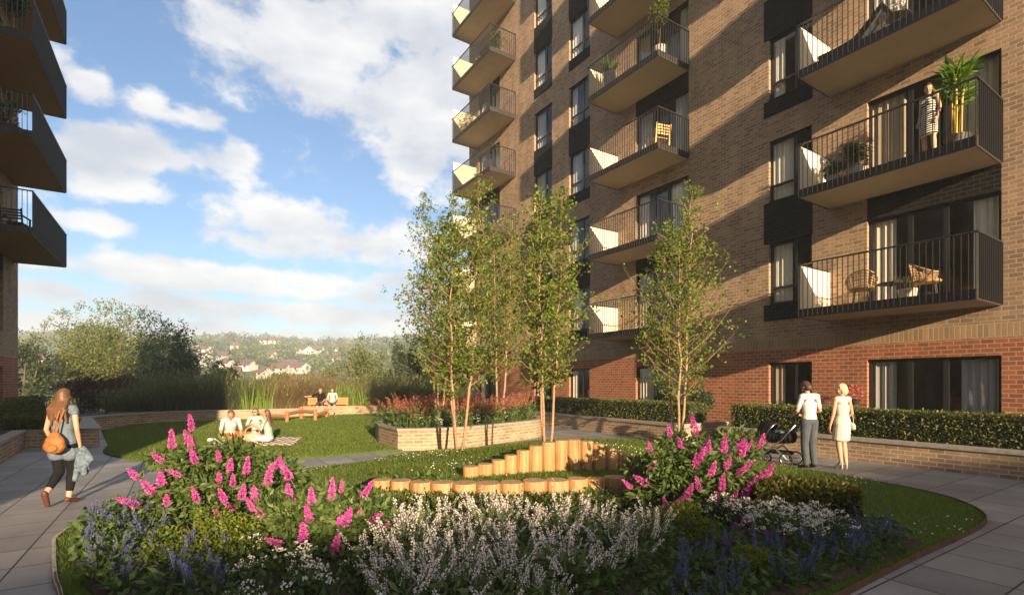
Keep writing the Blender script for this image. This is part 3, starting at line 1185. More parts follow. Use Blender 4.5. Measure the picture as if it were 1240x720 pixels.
def make_balcony(b, sg, s0, s1, k, screen='left', soff='soffit', tall=0.0, depth=BALD):
    "slab with fascia, bar railing and a pale end screen; s0 = near end, s1 = far end"
    zb = Z1 + ST * (k - 1)
    xa, xb = min(sg * s0, sg * s1), max(sg * s0, sg * s1)
    mb = MB()
    e = .004
    mb.box(xa + .02, xb - .02, -depth + .02, -e, zb + .012, zb + SLAB - .01, 1, '-z')
    mb.quad([(xa + .02, -e, zb + .012), (xb - .02, -e, zb + .012), (xb - .02, -depth + .02, zb + .012), (xa + .02, -depth + .02, zb + .012)][::-1], 1)
    # fascia frame
    mb.box(xa, xb, -depth, -depth + .018, zb, zb + SLAB + .02, 0)
    mb.box(xa, xa + .018, -depth + .018, -e, zb, zb + SLAB + .02, 0)
    mb.box(xb - .018, xb, -depth + .018, -e, zb, zb + SLAB + .02, 0)
    slab = mb.build('balcony', [M['fascia'], M[soff]], b)
    rb = MB()
    zr = zb + SLAB + 1.16
    bw, t = .006, .02
    n = int((xb - xa) / .115)
    for i in range(n + 1):
        x = xa + .012 + (xb - xa - .024) * i / n
        rb.box(x - bw, x + bw, -depth - .030, -depth - .001, zb + .03, zr, 0, '-z,+z')
    ends = [xa, xb]
    far = xb if sg > 0 else xa
    for x in ends:
        if screen and x == far:
            continue
        m = int(depth / .115)
        for i in range(1, m + 1):
            y = -depth + depth * i / m - .01
            sx = -1 if x == xa else 1
            rb.box(x + sx * .001, x + sx * .030, y - bw, y + bw, zb + .03, zr, 0, '-z,+z')
    rb.box(xa - .032, xb + .032, -depth - .034, -depth + .012, zr, zr + .035)
    for x in ends:
        sx = -1 if x == xa else 1
        rb.box(x - sx * .012, x + sx * .032, -depth + .012, -e, zr, zr + .035)
    rb.build('railing', M['rail'], slab)
    if screen:
        sb = MB()
        sx = 1 if far == xa else -1
        x0 = far + sx * .02
        sb.box(x0, x0 + sx * .025, -depth + .04, -.01, zb + SLAB + .025, zr - .02 + tall)
        sb.build('privacy_screen', M['screen'], slab)
    return slab


NB = 8
ZTOP = floor_z(NB) + 3.2
rb_ = thing('apartment_building', 'tall brown brick apartment block with red brick ground floor and stacked balconies on the right', 'building', W0, math.atan2(-U.y, -U.x))
ops, pans, wins, bals = [], [], [], []
DOORS = [(0.0, 2.61), (8.2, 10.69), (20.9, 23.35)]
SMALL = [(4.0, 5.27), (13.4, 14.8), (16.1, 17.57)]
BALC = [(0.0, 3.56), (8.2, 11.72), (19.3, 23.65)]
for (a, c) in DOORS:
    ops.append((a, c, 0.25, 2.33))
    wins.append((a, c, .25, 2.33, 'door3', 'window'))
for (a, c) in SMALL:
    ops.append((a, c, 0.25, 2.33))
    wins.append((a, c, .25, 2.33, 'small', 'window'))
for k in range(1, NB + 1):
    fz = floor_z(k)
    for (a, c) in DOORS:
        ops.append((a, c, fz + .03, fz + 2.33))
        wins.append((a, c, fz + .03, fz + 2.33, 'door3', 'balcony_door'))
        if k % 2 == 1:
            pans.append((a, c, fz + 2.33, fz + ST - .06))
    for (a, c) in SMALL:
        ops.append((a, c, fz + .48, fz + 2.33))
        wins.append((a, c, fz + .48, fz + 2.33, 'small', 'window'))
        pa_ = (a - .02, c + .16) if a < 5 else (a - .03, c + .03)
        if k % 2 == 1:
            pans.append((pa_[0], pa_[1], fz + 2.33, fz + ST + .48))
            pans.append((pa_[0], pa_[1], fz - .02, fz + .48))
make_facade(rb_, -1, -14.0, 24.5, ops, pans, 14.0, ZTOP)
for w in wins:
    make_window(rb_, -1, *w[:5], name=w[5])
for k in range(1, NB + 1):
    for i, (a, c) in enumerate(BALC):
        make_balcony(rb_, -1, a, c, k, tall=(0.62 if i == 2 else 0.0))

lb = thing('apartment_building', 'shaded brick apartment block with dark balconies along the left edge', 'building', WL, math.atan2(U.y, U.x))
ops, wins, pans = [], [], []
for k in range(0, NB):
    fz = floor_z(k) if k else 0.25
    for a, c in ((1.4, 4.3), (-6.5, -4.0), (-13, -10.4), (-19, -16.5)):
        ops.append((a, c, fz + (.03 if k else 0), fz + (2.33 if k else 2.08)))
        wins.append((a, c, fz + (.03 if k else 0), fz + (2.33 if k else 2.08)))
make_facade(lb, 1, -27.5, 6.4, ops, [(1.4, 4.3, floor_z(1) + 2.33, floor_z(2) - .2)], 6.5, floor_z(NB) + .4)
for w in wins:
    make_window(lb, 1, *w, 'door3', name='balcony_door' if w[2] > 3 else 'window')
for k in range(2, NB):
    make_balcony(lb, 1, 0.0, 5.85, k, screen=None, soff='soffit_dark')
# block behind the viewer whose roof line shades the near half of the garden
ob = thing('apartment_building', 'plain brick apartment block behind the garden whose shadow falls on the near flower bed', 'building')
E1 = Vector((0.912, 0.41, 0)).normalized()
E2 = Vector((E1.y, -E1.x, 0))
dist = 42.0
foot = Vector((0.0, 7.1, 0)) - TRAV * dist
ob.location = foot
ob.rotation_euler = (0, 0, math.atan2(-E1.y, -E1.x))
h_ = dist * math.tan(SUN_EL)
make_facade(ob, -1, -45.0, 22.0, [], [], 12.0, h_ - .12)


# ------------------------------------------------------------------ plants
def clump_points(n, c, r, shell=0.55):
    "points inside an ellipsoid, denser towards its skin"
    d = unit(rng.normal(size=(n, 3)))
    q = shell + (1 - shell) * rng.random((n, 1)) ** 0.7
    return np.asarray(c) + d * q * np.asarray(r), d


def leafy(n, lobes, ln, wd, jitter=0.6, drop=0.15):
    "leaves over a set of lobes (centre, radii)"
    vol = np.array([r[0] * r[1] + r[1] * r[2] + r[0] * r[2] for _, r in lobes])
    cnt = np.maximum(3, (n * vol / vol.sum()).astype(int))
    P, Dr = [], []
    for (c, r), k in zip(lobes, cnt):
        p, d = clump_points(k, c, r)
        P.append(p)
        Dr.append(d)
    P, Dr = np.concatenate(P), np.concatenate(Dr)
    dirs = unit(Dr * 0.8 + rng.normal(size=P.shape) * jitter + np.array([0, 0, drop]))
    L = ln * rng.uniform(0.6, 1.25, len(P))
    return leaves(P, dirs, L, wd)


def lobes_for(rx, ry, h, n, lr=(0.28, 0.45), z0=0.12, pear=0.0):
    "lobes filling a rounded crown of half widths rx, ry and height h"
    out = []
    for i in range(n):
        d = unit(rng.normal(size=(1, 3)))[0]
        q = rng.uniform(0.35, 0.85)
        z = h * 0.5 + d[2] * q * h * 0.5
        k = rng.uniform(*lr)
        c = (d[0] * q * rx, d[1] * q * ry, max(z0 * h, z))
        out.append((c, (rx * k, ry * k, h * k * 0.5)))
    return out


def shrub(name, label, cat_, loc, rx, ry, h, n, ln, wd, mat, nl=22, stem='darkbark', group=None, lr=(0.28, 0.45), jitter=0.6, trunk_h=None):
    o = thing(name, label, cat_, loc, rng.uniform(0, 6.28), group)
    v, f = leafy(n, lobes_for(rx, ry, h, nl, lr), ln, wd, jitter)
    arr_mesh('foliage', v, f, M[mat], o)
    sb = MB()
    m = 7
    for i in range(m):
        a = 2 * math.pi * i / m + random.uniform(-.3, .3)
        q = random.uniform(.3, .65)
        sb.tube([(0.03 * math.cos(a), 0.03 * math.sin(a), -.1), (rx * q * .4 * math.cos(a), ry * q * .4 * math.sin(a), h * .35), (rx * q * math.cos(a), ry * q * math.sin(a), h * .8)], [.012 * h + .006, .008 * h + .004, .003], 5)
    sb.build('stems', M[stem], o)
    return o


# --- multi-stem birch trees
def birch(label, loc, H, spread, stems, z0f=0.32, seed=1, nleaf=5200, lmax=0.95, top=0.25):
    r = np.random.default_rng(seed)
    o = thing('birch_tree', label, 'tree', loc, 0, 'slender multi-stem trees')
    tb = MB()
    P, Dr = [], []
    for si in range(stems):
        a = 2 * math.pi * si / stems + r.uniform(-.4, .4)
        out = Vector((math.cos(a), math.sin(a), 0))
        hh = H * (1.0 if si == 0 else r.uniform(.82, .97))
        pts = []
        nseg = 12
        wob = [Vector((r.normal(), r.normal(), 0)) * .035 for _ in range(nseg + 1)]
        for i in range(nseg + 1):
            t = i / nseg
            sp = spread * (t ** 0.75) * (1 - .25 * t)
            pts.append(out * (0.06 + sp) + wob[i] * (t * 1.4) + Vector((0, 0, -.12 + (hh + .12) * t)))
        rad = [max(.005, 0.042 * (1 - .9 * (i / nseg)) * H / 7) for i in range(nseg + 1)]
        tb.tube(pts, rad, 7)
        nb = int(hh * 8.5)
        for bi in range(nb):
            t = z0f + (1 - z0f) * (bi + r.random()) / nb
            k = min(int(t * nseg), nseg - 1)
            base = pts[k].lerp(pts[k + 1], t * nseg - k)
            u = (t - z0f) / (1 - z0f)
            prof = (min(1, .35 + u * 2.2)) * (1 - u) ** 0.75 + top * .5 * (1 - u) + .06
            L = lmax * prof * r.uniform(.6, 1.15)
            az = bi * 2.4 + r.uniform(-.6, .6) + si
            rise = r.uniform(.55, 1.25)
            dh = Vector((math.cos(az), math.sin(az), 0))
            tip = base + dh * L + Vector((0, 0, L * rise))
            mid = base + dh * L * .5 + Vector((0, 0, L * rise * .38))
            tb.tube([base, mid, tip], [.010 * (1 - .7 * u), .006, .002], 4, cap=False)
            nl = int(nleaf / stems / nb * (0.4 + prof * 1.3) / 6) + 1
            tt = r.uniform(.15, 1.08, nl)
            A = np.array(base)[None] * ((1 - tt) ** 2)[:, None] + np.array(mid)[None] * (2 * tt * (1 - tt))[:, None] + np.array(tip)[None] * (tt ** 2)[:, None]
            A = A + r.normal(size=A.shape) * (.05 + .10 * L * np.minimum(tt, 1)[:, None])
            if u < .9:
                for q in A[::3]:
                    w = base.lerp(tip, min(1, max(.1, (q[2] - base.z) / max(.01, tip.z - base.z) * .8)))
                    tb.tube([w, Vector(q)], [.003, .0012], 3, cap=False)
            A = np.repeat(A, 6, 0) + r.normal(size=(nl * 6, 3)) * .04
            P.append(A)
            Dr.append(r.normal(size=A.shape) + np.array([dh.x, dh.y, -.35]) * .7)
    tb.build('trunk', M['bark'], o, smooth=True)
    P, Dr = np.concatenate(P), np.concatenate(Dr)
    v, f = leaves(P, Dr, .072 * r.uniform(.6, 1.25, len(P)), .74)
    arr_mesh('crown', v, f, M['birch'], o)
    return o


birch('slim pale-stemmed birch standing on grass in front of the red flower planter', (-1.22, 11.7, .15), 6.1, .62, 3, seed=3, nleaf=7800, lmax=1.15, z0f=.25)
birch('slim birch rising from the left end of the red flower planter', (-2.35, 16.4, .45), 7.3, .6, 3, seed=8, nleaf=7600, lmax=1.25, z0f=.22)
birch('slim birch rising from the back right of the red flower planter', (-0.45, 17.2, .45), 6.9, .55, 3, seed=14, nleaf=7200, lmax=1.3, z0f=.22)
birch('slim birch directly behind the tallest timber posts', (0.72, 10.6, .38), 5.35, .34, 3, seed=21, nleaf=6600, lmax=.9, z0f=.24)
birch('spreading birch beside the entrance gap between the two hedge planters', (4.4, 13.6, .05), 6.8, .42, 3, seed=33, nleaf=7600, lmax=1.5, z0f=.2)


# --- hedges
def hedge(label, pts, w, z0, z1, n, name='hedge', mat='hedge', ls=.05, core=True, cat_='hedge', bulge=.05):
    "clipped hedge along a polyline"
    o = thing(name, label, cat_, (pts[0][0], pts[0][1], 0))
    org = Vector((pts[0][0], pts[0][1], 0))
    P, N_ = [], []
    segs = [(Vector((a[0], a[1], 0)) - org, Vector((b[0], b[1], 0)) - org) for a, b in zip(pts[:-1], pts[1:])]
    tot = sum((b - a).length for a, b in segs)
    cb = MB()
    for a, b in segs:
        d = b - a
        L = d.length
        d.normalize()
        s = Vector((-d.y, d.x, 0))
        k = int(n * L / tot)
        area = np.array([L * (z1 - z0), L * (z1 - z0), L * w, w * (z1 - z0) * .7, w * (z1 - z0) * .7])
        face = rng.choice(5, k, p=area / area.sum())
        x, y, z = rng.uniform(-.02, L + .02, k), rng.uniform(-w / 2, w / 2, k), rng.uniform(z0, z1, k)
        nn = np.zeros((k, 3))
        for fi, (ax, val, sg) in enumerate((('y', w / 2, 1), ('y', -w / 2, -1), ('z', z1, 1), ('x', 0, -1), ('x', L, 1))):
            m = face == fi
            if ax == 'y':
                y[m] = val
                nn[m, 0], nn[m, 1] = s.x * sg, s.y * sg
            elif ax == 'z':
                z[m] = val
                nn[m, 2] = 1
            else:
                x[m] = val
                nn[m, 0], nn[m, 1] = d.x * sg, d.y * sg
        p = np.stack([a.x + d.x * x + s.x * y, a.y + d.y * x + s.y * y, z], 1)
        p += nn * (rng.normal(size=(k, 1)) * .022 - .02 + bulge * np.sin(p[:, :1] * 5 + p[:, 1:2] * 4) * .3)
        P.append(p)
        N_.append(nn)
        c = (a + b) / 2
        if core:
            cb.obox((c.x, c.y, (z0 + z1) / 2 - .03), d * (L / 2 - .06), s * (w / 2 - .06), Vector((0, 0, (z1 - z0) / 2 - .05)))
    P, N_ = np.concatenate(P), np.concatenate(N_)
    dirs = unit(N_ * .7 + rng.normal(size=P.shape) * .7 + np.array([0, 0, .25]))
    v, f = leaves(P, dirs, ls * rng.uniform(.6, 1.3, len(P)), .62)
    arr_mesh('foliage', v, f, M[mat], o)
    if core:
        cb.build('inner_twigs', M['hedgecore'], o)
    return o


hedge('clipped dark hedge in the planter between birch and far corner of the right building', [PF(7.35, .75), PF(16.0, .75)], .75, .46, 1.08, 20000)
hedge('clipped dark hedge in the planter behind the couple with the pram', [PF(-5, .75), PF(6.0, .75)], .75, .46, 1.1, 34000)
hedge('dark clipped hedge close to the wall of the shaded left building', [FL(-9, .75), FL(4.5, .75)], .9, .40, 1.15, 16000, ls=.06)
hedge('low dark hedge in front of the corner wall beside the walking woman', [(-14.4, 14.6), (-13.6, 15.3)], .6, .40, .72, 3000, ls=.06)
hedge('small clipped box hedge with yellowish tips beside the white flowers', [(2.95, 6.3), (4.02, 6.12)], .55, .02, .52, 9000, 'box_hedge', 'boxleaf', .055)
hedge('low dark hedge running in front of the lower row of timber posts', [(-2.15, 7.0), (-.4, 6.72), (1.75, 6.88)], .34, .02, .21, 12000, 'low_hedge', 'hedge', .045)


# --- flower plants
def spike_mesh(name, mat, L, r0, n, ps, parent=None, twist=.15):
    "cone-shaped head of many tiny petals, base at the origin pointing up"
    t = rng.random(n) ** 1.15
    ang = rng.uniform(0, 6.283, n)
    rr = r0 * (1 - t) ** .45 * np.minimum(1, .6 + t * 5) * rng.uniform(.6, 1.1, n)
    rr = rr * (1 + twist * np.sin(t * 30 + 2))
    P = np.stack([rr * np.cos(ang), rr * np.sin(ang), t * L], 1)
    d = np.stack([np.cos(ang), np.sin(ang), .5 + rng.normal(size=n) * .5], 1) + rng.normal(size=(n, 3)) * .35
    v, f = leaves(P - unit(d) * ps * .4, d, ps * rng.uniform(.7, 1.3, n), .95)
    return arr_mesh(name, v, f, M[mat], parent)


BUD = []
for i in range(4):
    o = spike_mesh('flower_spike', 'pink', .215 + .025 * i, .046 + .004 * (i % 2), 430, .020, None, .12 + .1 * (i % 3))
    COL.objects.unlink(o)
    BUD.append(o.data)


def butterfly_bush(label, loc, rx, ry, h, n, spikes, seed):
    o = thing('butterfly_bush', label, 'shrub', loc, 0, 'pink flowering butterfly bushes')
    lob = lobes_for(rx, ry, h, 26, (.24, .40), .1)
    v, f = leafy(int(n * 1.6), lob, .088, .44, .6, -.05)
    arr_mesh('foliage', v, f, M['budleaf'], o)
    sb = MB()
    sp = []
    for px, py, tilt, Y, sc in spikes:
        # stand each spike on the outside of the crown
        hit, best = None, 9
        for yy in np.arange(loc[1] - ry * 1.3, loc[1] + ry * .6, .02):
            w = D(px, py, yy)
            e = ((w.x - loc[0]) / (rx * 1.02)) ** 2 + ((w.y - loc[1]) / (ry * 1.12)) ** 2 + ((w.z - h * .5) / (h * .58)) ** 2
            if e < best:
                best, hit = e, w
            if e < 1:
                break
        if hit.z < .12:
            continue
        q = hit - Vector(loc)
        dirv = Vector((math.sin(R(tilt)), random.uniform(-.35, .1), math.cos(R(tilt))))
        dirv += Vector((q.x / rx, q.y / ry, 0)) * .25
        dirv.normalize()
        b = q - dirv * .13 * sc
        foot = Vector((q.x * .12, q.y * .12, 0))
        sb.tube([foot, foot.lerp(b, .5) + Vector((0, 0, .08)), b - dirv * .1, b + dirv * .02], [.012, .008, .005, .004], 5, cap=False)
        sp.append((b, dirv, sc))
    for _ in range(6):
        a, e = random.uniform(-2.9, -.2), random.uniform(.1, 1.2)
        d = Vector((math.cos(a) * math.cos(e), math.sin(a) * math.cos(e), math.sin(e)))
        b = Vector((d.x * rx, d.y * ry * 1.05, h * .48 + d.z * h * .5))
        dv = (d * .8 + Vector((random.uniform(-.3, .3), 0, .8))).normalized()
        sb.tube([(b.x * .1, b.y * .1, 0), b * .6, b + dv * .02], [.01, .007, .004], 5, cap=False)
        sp.append((b, dv, random.uniform(.38, .75)))
    sb.build('stems', M['salvia_stem'], o)
    P, Dr = [], []
    for b, dv, sc in sp:
        s = bpy.data.objects.new('flower_spike', random.choice(BUD))
        COL.objects.link(s)
        s.parent = o
        s.location = b
        s.rotation_mode = 'QUATERNION'
        s.rotation_quaternion = dv.to_track_quat('Z', 'Y')
        s.scale = (sc * random.uniform(.85, 1.2), sc * random.uniform(.85, 1.2), sc)
        k = 26
        tt = rng.random(k)
        P.append(np.array(b)[None] - np.array(dv)[None] * (tt * .42)[:, None] + rng.normal(size=(k, 3)) * .02)
        e = rng.normal(size=(k, 3))
        e[:, 2] = e[:, 2] * .4 + .25
        Dr.append(e)
    v, f = leaves(np.concatenate(P), np.concatenate(Dr), .12 * rng.uniform(.6, 1.2, len(sp) * 26), .34)
    arr_mesh('stem_leaves', v, f, M['budleaf'], o)
    return o


LB = [(231, 512, 2, 6.4), (208, 532, 12, 6.3), (231, 538, 5, 6.2), (234, 551, -5, 5.8), (190, 553, -35, 6.2), (195, 577, 20, 5.8), (210, 572, -60, 6.0), (156, 608, -55, 6.0), (160, 650, 85, 5.3),
      (236, 598, -15, 5.5), (268, 597, -12, 5.7), (277, 612, -40, 5.6), (263, 622, -8, 5.4), (241, 638, -30, 5.3), (282, 580, 8, 5.9), (294, 594, 12, 5.8), (299, 564, 12, 6.2), (178, 588, -20, 5.7), (202, 603, 25, 5.6), (290, 634, 5, 5.3)]
MBU = [(326, 575, 28, 6.2), (346, 570, -22, 6.0), (314, 619, -35, 5.5), (351, 599, -5, 5.7), (373, 622, -6, 5.5), (331, 655, -50, 5.1), (309, 669, 70, 5.0), (367, 645, 5, 5.2), (361, 672, 3, 5.0), (394, 686, 18, 4.9),
       (407, 658, 12, 5.1), (421, 624, 22, 5.4), (402, 592, 5, 5.7), (444, 594, 25, 5.7), (456, 626, 48, 5.3), (466, 636, 50, 5.2), (324, 702, -40, 4.6), (353, 715, 10, 4.6), (429, 712, 80, 4.6), (308, 600, 20, 5.7)]
RBU = [(840, 515, -15, 6.6), (823, 535, -12, 6.4), (858, 538, 5, 6.4), (877, 538, -10, 6.5), (901, 542, 5, 6.6), (843, 555, 2, 6.2), (882, 559, 12, 6.2), (901, 567, 35, 6.3), (791, 562, 30, 6.4), (775, 580, -50, 6.2), (758, 584, -40, 6.3),
       (806, 610, -18, 5.8), (824, 605, 40, 5.8), (835, 593, 18, 5.8), (845, 585, -18, 5.8), (875, 584, -5, 5.9), (863, 568, 10, 6.1), (933, 567, 22, 6.5), (921, 576, 40, 6.4), (907, 591, 12, 6.0), (889, 601, 20, 5.8), (910, 608, 45, 5.9),
       (895, 623, 8, 5.6), (924, 616, 25, 5.8), (916, 631, 12, 5.6), (829, 634, -28, 5.5), (866, 643, 25, 5.4), (751, 616, -25, 6.0), (884, 610, 0, 5.7), (868, 600, -10, 5.8)]
butterfly_bush('tallest left butterfly bush with pink spikes beside the paved path', (-3.75, 6.5, .03), .92, .5, .97, 5800, [(*s, random.uniform(.66, .9) if i != 8 else 1.05) for i, s in enumerate(LB)], 1)
butterfly_bush('low broad butterfly bush with pink spikes left of the white sage', (-1.95, 5.45, .03), .80, .6, .62, 5600, [(*s, random.uniform(.62, .88)) for s in MBU], 2)
butterfly_bush('right butterfly bush with pink spikes in front of the box hedge', (2.4, 6.6, .03), .95, .46, 1.12, 6400, [(*s, random.uniform(.66, .92)) for s in RBU], 3)


def spire_plant(name, nsp, h, spread, petal, pmat, lmat, nleaf, seed, headf=.55, r0=.022, lsize=.07, npet=70, lean=.25):
    "plant of many upright flower spires over a leafy base (prototype at the origin)"
    r = np.random.default_rng(seed)
    o = thing(name, 'x', 'flower plant')
    P, Dr, S = [], [], MB()
    for i in range(nsp):
        a, q = r.uniform(0, 6.283), spread * math.sqrt(r.random())
        b = np.array([q * math.cos(a), q * math.sin(a), 0])
        hh = h * r.uniform(.68, 1.1)
        le = np.array([math.cos(a), math.sin(a), 0]) * q * lean * 2 + r.normal(size=3) * .03
        le[2] = 0
        tip = b + le + np.array([0, 0, hh])
        S.tube([b, b + le * .3 + np.array([0, 0, hh * .5]), tip], [.004, .003, .0015], 4, cap=False)
        t = 1 - headf * r.random(npet) ** 1.0
        rad = r0 * (1.05 - (t - (1 - headf)) / headf) ** .6 * r.uniform(.5, 1.1, npet)
        an = r.uniform(0, 6.283, npet)
        p = b + le * (t ** 1.6)[:, None] + np.stack([rad * np.cos(an), rad * np.sin(an), hh * t], 1)
        P.append(p)
        Dr.append(np.stack([np.cos(an), np.sin(an), .3 + r.normal(size=npet) * .4], 1))
    P, Dr = np.concatenate(P), np.concatenate(Dr)
    v, f = leaves(P, Dr, petal * r.uniform(.7, 1.3, len(P)), .85)
    arr_mesh('bloom', v, f, M[pmat], o)
    S.build('stems', M['salvia_stem'], o)
    q = spread * 1.15 * np.sqrt(r.random(nleaf))
    a = r.uniform(0, 6.283, nleaf)
    p = np.stack([q * np.cos(a), q * np.sin(a), h * .62 * r.random(nleaf) ** 1.3], 1)
    d = np.stack([np.cos(a), np.sin(a), r.uniform(-.2, .9, nleaf)], 1) + r.normal(size=(nleaf, 3)) * .5
    v, f = leaves(p, d, lsize * r.uniform(.6, 1.3, nleaf), .32)
    arr_mesh('leaves', v, f, M[lmat], o)
    return o


def drift(proto_list, places, label, group, s=(.85, 1.15), zf=None):
    "set copies of the prototypes at places; the prototypes themselves take the first places"
    for i, (x, y) in enumerate(places):
        z = float(mound(np.array([x]), np.array([y]))[0]) + .03 if zf is None else zf
        k = random.uniform(*s)
        p = proto_list[i % len(proto_list)]
        if i < len(proto_list):
            p.location = (x, y, z)
            p.rotation_euler.z = random.uniform(0, 6.28)
            p.scale = (k, k, k)
            tag(p, label, group=group)
        else:
            dup(p, (x, y, z), random.uniform(0, 6.28), k, label, group)


def scatter_poly(poly, n, dmin, tries=4000):
    xs, ys = [p[0] for p in poly], [p[1] for p in poly]
    out = []
    for _ in range(tries):
        x, y = random.uniform(min(xs), max(xs)), random.uniform(min(ys), max(ys))
        if in_poly(np.array([x]), np.array([y]), poly)[0] and all((x - a) ** 2 + (y - b) ** 2 > dmin * dmin for a, b in out):
            out.append((x, y))
            if len(out) >= n:
                break
    return out


ws = [spire_plant('white_sage', 9, .48, .17, .016, 'white', 'salvia_stem', 170, 40 + i, .5, .016, .10, 62, .7) for i in range(3)]
drift(ws, scatter_poly([(-1.35, 5.6), (-.6, 5.85), (1.1, 5.95), (1.6, 5.7), (1.5, 5.1), (1.0, 4.3), (.7, 3.65), (-.9, 3.6), (-1.25, 4.4)], 52, .23), 'white flowering sage among the drift of white spires in the middle of the bed', 'drift of white sage', (.64, 1.02))
bs = [spire_plant('blue_salvia', 6, .29, .13, .012, 'blue', 'cover', 110, 60 + i, .6, .0145, .075, 80, .1) for i in range(3)]
BLL = [(-4.95, 5.9), (-5.1, 6.35), (-4.5, 6.3), (-4.2, 5.75), (-3.3, 5.2), (-2.6, 4.6), (-2.3, 3.9), (-3.1, 3.98), (-3.8, 4.6), (-4.5, 5.35)]
drift(bs, scatter_poly(BLL, 17, .3), 'blue salvia in the near left corner of the bed by the pale edging', 'blue salvias at the left of the bed')
bs2 = [spire_plant('blue_salvia', 6, .29, .13, .012, 'blue', 'cover', 110, 70 + i, .6, .0145, .075, 80, .1) for i in range(3)]
drift(bs2, scatter_poly([(2.2, 5.1), (3.0, 5.15), (3.9, 5.75), (4.25, 5.5), (3.2, 4.75), (2.35, 4.15), (1.3, 3.65), (1.2, 4.2)], 18, .3), 'blue salvia in the near right corner of the bed by the rusty edging', 'blue salvias at the right of the bed')


def cushion(name, rx, h, nl, lmat, pmat, heads, hs, per, seed, lsz=.05, wd=.5):
    "low mound of leaves topped by small round flower heads"
    o = thing(name, 'x', 'flower plant')
    v, f = leafy(nl, lobes_for(rx, rx, h, 9, (.35, .5), .15), lsz, wd, .7)
    arr_mesh('leaves', v, f, M[lmat], o)
    if heads:
        d = unit(rng.normal(size=(heads, 3)))
        d[:, 2] = np.abs(d[:, 2]) * 1.2
        c = d * np.array([rx, rx, h * .62]) * rng.uniform(.75, 1.12, (heads, 1)) + np.array([0, 0, h * .4])
        p = np.repeat(c, per, 0) + rng.normal(size=(heads * per, 3)) * hs * .45 * np.array([1, 1, .5])
        v, f = leaves(p, rng.normal(size=p.shape) + np.array([0, 0, .8]), hs * .6 * rng.uniform(.7, 1.2, len(p)), .9)
        arr_mesh('bloom', v, f, M[pmat], o)
    return o


cs = [cushion('white_candytuft', .22, .34, 260, 'cover', 'daisy', 46, .034, 9, i) for i in range(2)]
drift(cs, [(2.62, 5.75), (2.95, 5.7), (2.72, 5.42), (3.05, 5.42), (3.3, 5.6), (3.3, 5.28), (2.5, 6.0)], 'white candytuft massed in front of the small box hedge', 'white candytuft beside the box hedge')
cs2 = [cushion('white_alyssum', .17, .2, 200, 'cover', 'daisy', 20, .032, 8, i) for i in range(2)]
drift(cs2, [(-1.95, 4.55), (-1.7, 4.25), (-2.2, 4.35), (-1.35, 4.6), (-1.6, 3.95), (-2.55, 5.0), (-1.2, 5.1), (-1.95, 3.75), (-1.15, 4.2), (-2.3, 5.35), (-1.5, 5.2)], 'small white flowers below the low middle butterfly bush', 'white flowers below the middle bush')
ml = [cushion('mauve_yarrow', .13, .24, 120, 'cover', 'mauve', 5, .045, 16, i) for i in range(2)]
drift(ml, [(2.05, 5.05), (2.35, 5.2), (2.62, 5.12)], 'mauve flat-headed flower below the right butterfly bush', 'mauve flowers below the right bush')
tag(shrub('lime_shrub', 'round lime green shrub in front of the left butterfly bush', 'shrub', (-2.95, 4.95, .02), .56, .5, .46, 5200, .034, .55, 'lime', 16))
tag(shrub('lime_shrub', 'small lime green shrub with yellow tips below the right butterfly bush', 'shrub', (1.85, 5.55, .02), .4, .36, .40, 3600, .030, .55, 'lime', 14))
tag(shrub('lime_shrub', 'small lime green shrub between mauve and blue flowers near the bed edge', 'shrub', (2.15, 4.55, .02), .34, .3, .26, 2200, .032, .5, 'lime', 10))

# ground cover over the soil
def ground_cover():
    x, y = rng.uniform(-5.4, 4.4, 26000), rng.uniform(3.2, 8.0, 26000)
    m = in_poly(x, y, BEDP)
    x, y = x[m], y[m]
    p = np.stack([x, y, mound(x, y) + .02 + rng.random(len(x)) ** 1.5 * .16], 1)
    v, f = leaves(p, rng.normal(size=p.shape) + np.array([0, 0, .5]), .075 * rng.uniform(.6, 1.3, len(p)), .5)
    tag(arr_mesh('ground_cover', v, f, M['cover']), 'low green leaves covering the soil of the flower bed', 'ground cover', kind='stuff')


ground_cover()

# red flowers in the raised planter
rf = []
for i in range(3):
    o = spire_plant('red_bistort', 14, .68, .22, .022, 'redflower', 'budleaf', 260, 90 + i, .26, .016, .11, 30, .5)
    rf.append(o)
drift(rf, scatter_poly([((p.x + 1.6) * .9 - 1.6, (p.y - 16.4) * .9 + 16.4) for p in RP], 62, .36), 'red flower spires growing in the curved raised planter', 'red flowers in the raised planter', (.8, 1.3), .48)
wf = [cushion('white_daisy', .16, .3, 120, 'cover', 'daisy', 20, .035, 6, 3)]
drift(wf, [(-2.5, 13.7), (-2.0, 13.75), (-1.45, 14.0), (-3.3, 14.5), (-.9, 14.6), (-.3, 15.4)], 'white flowers at the front rim of the raised planter', 'white flowers in the raised planter', (.9, 1.4), .48)


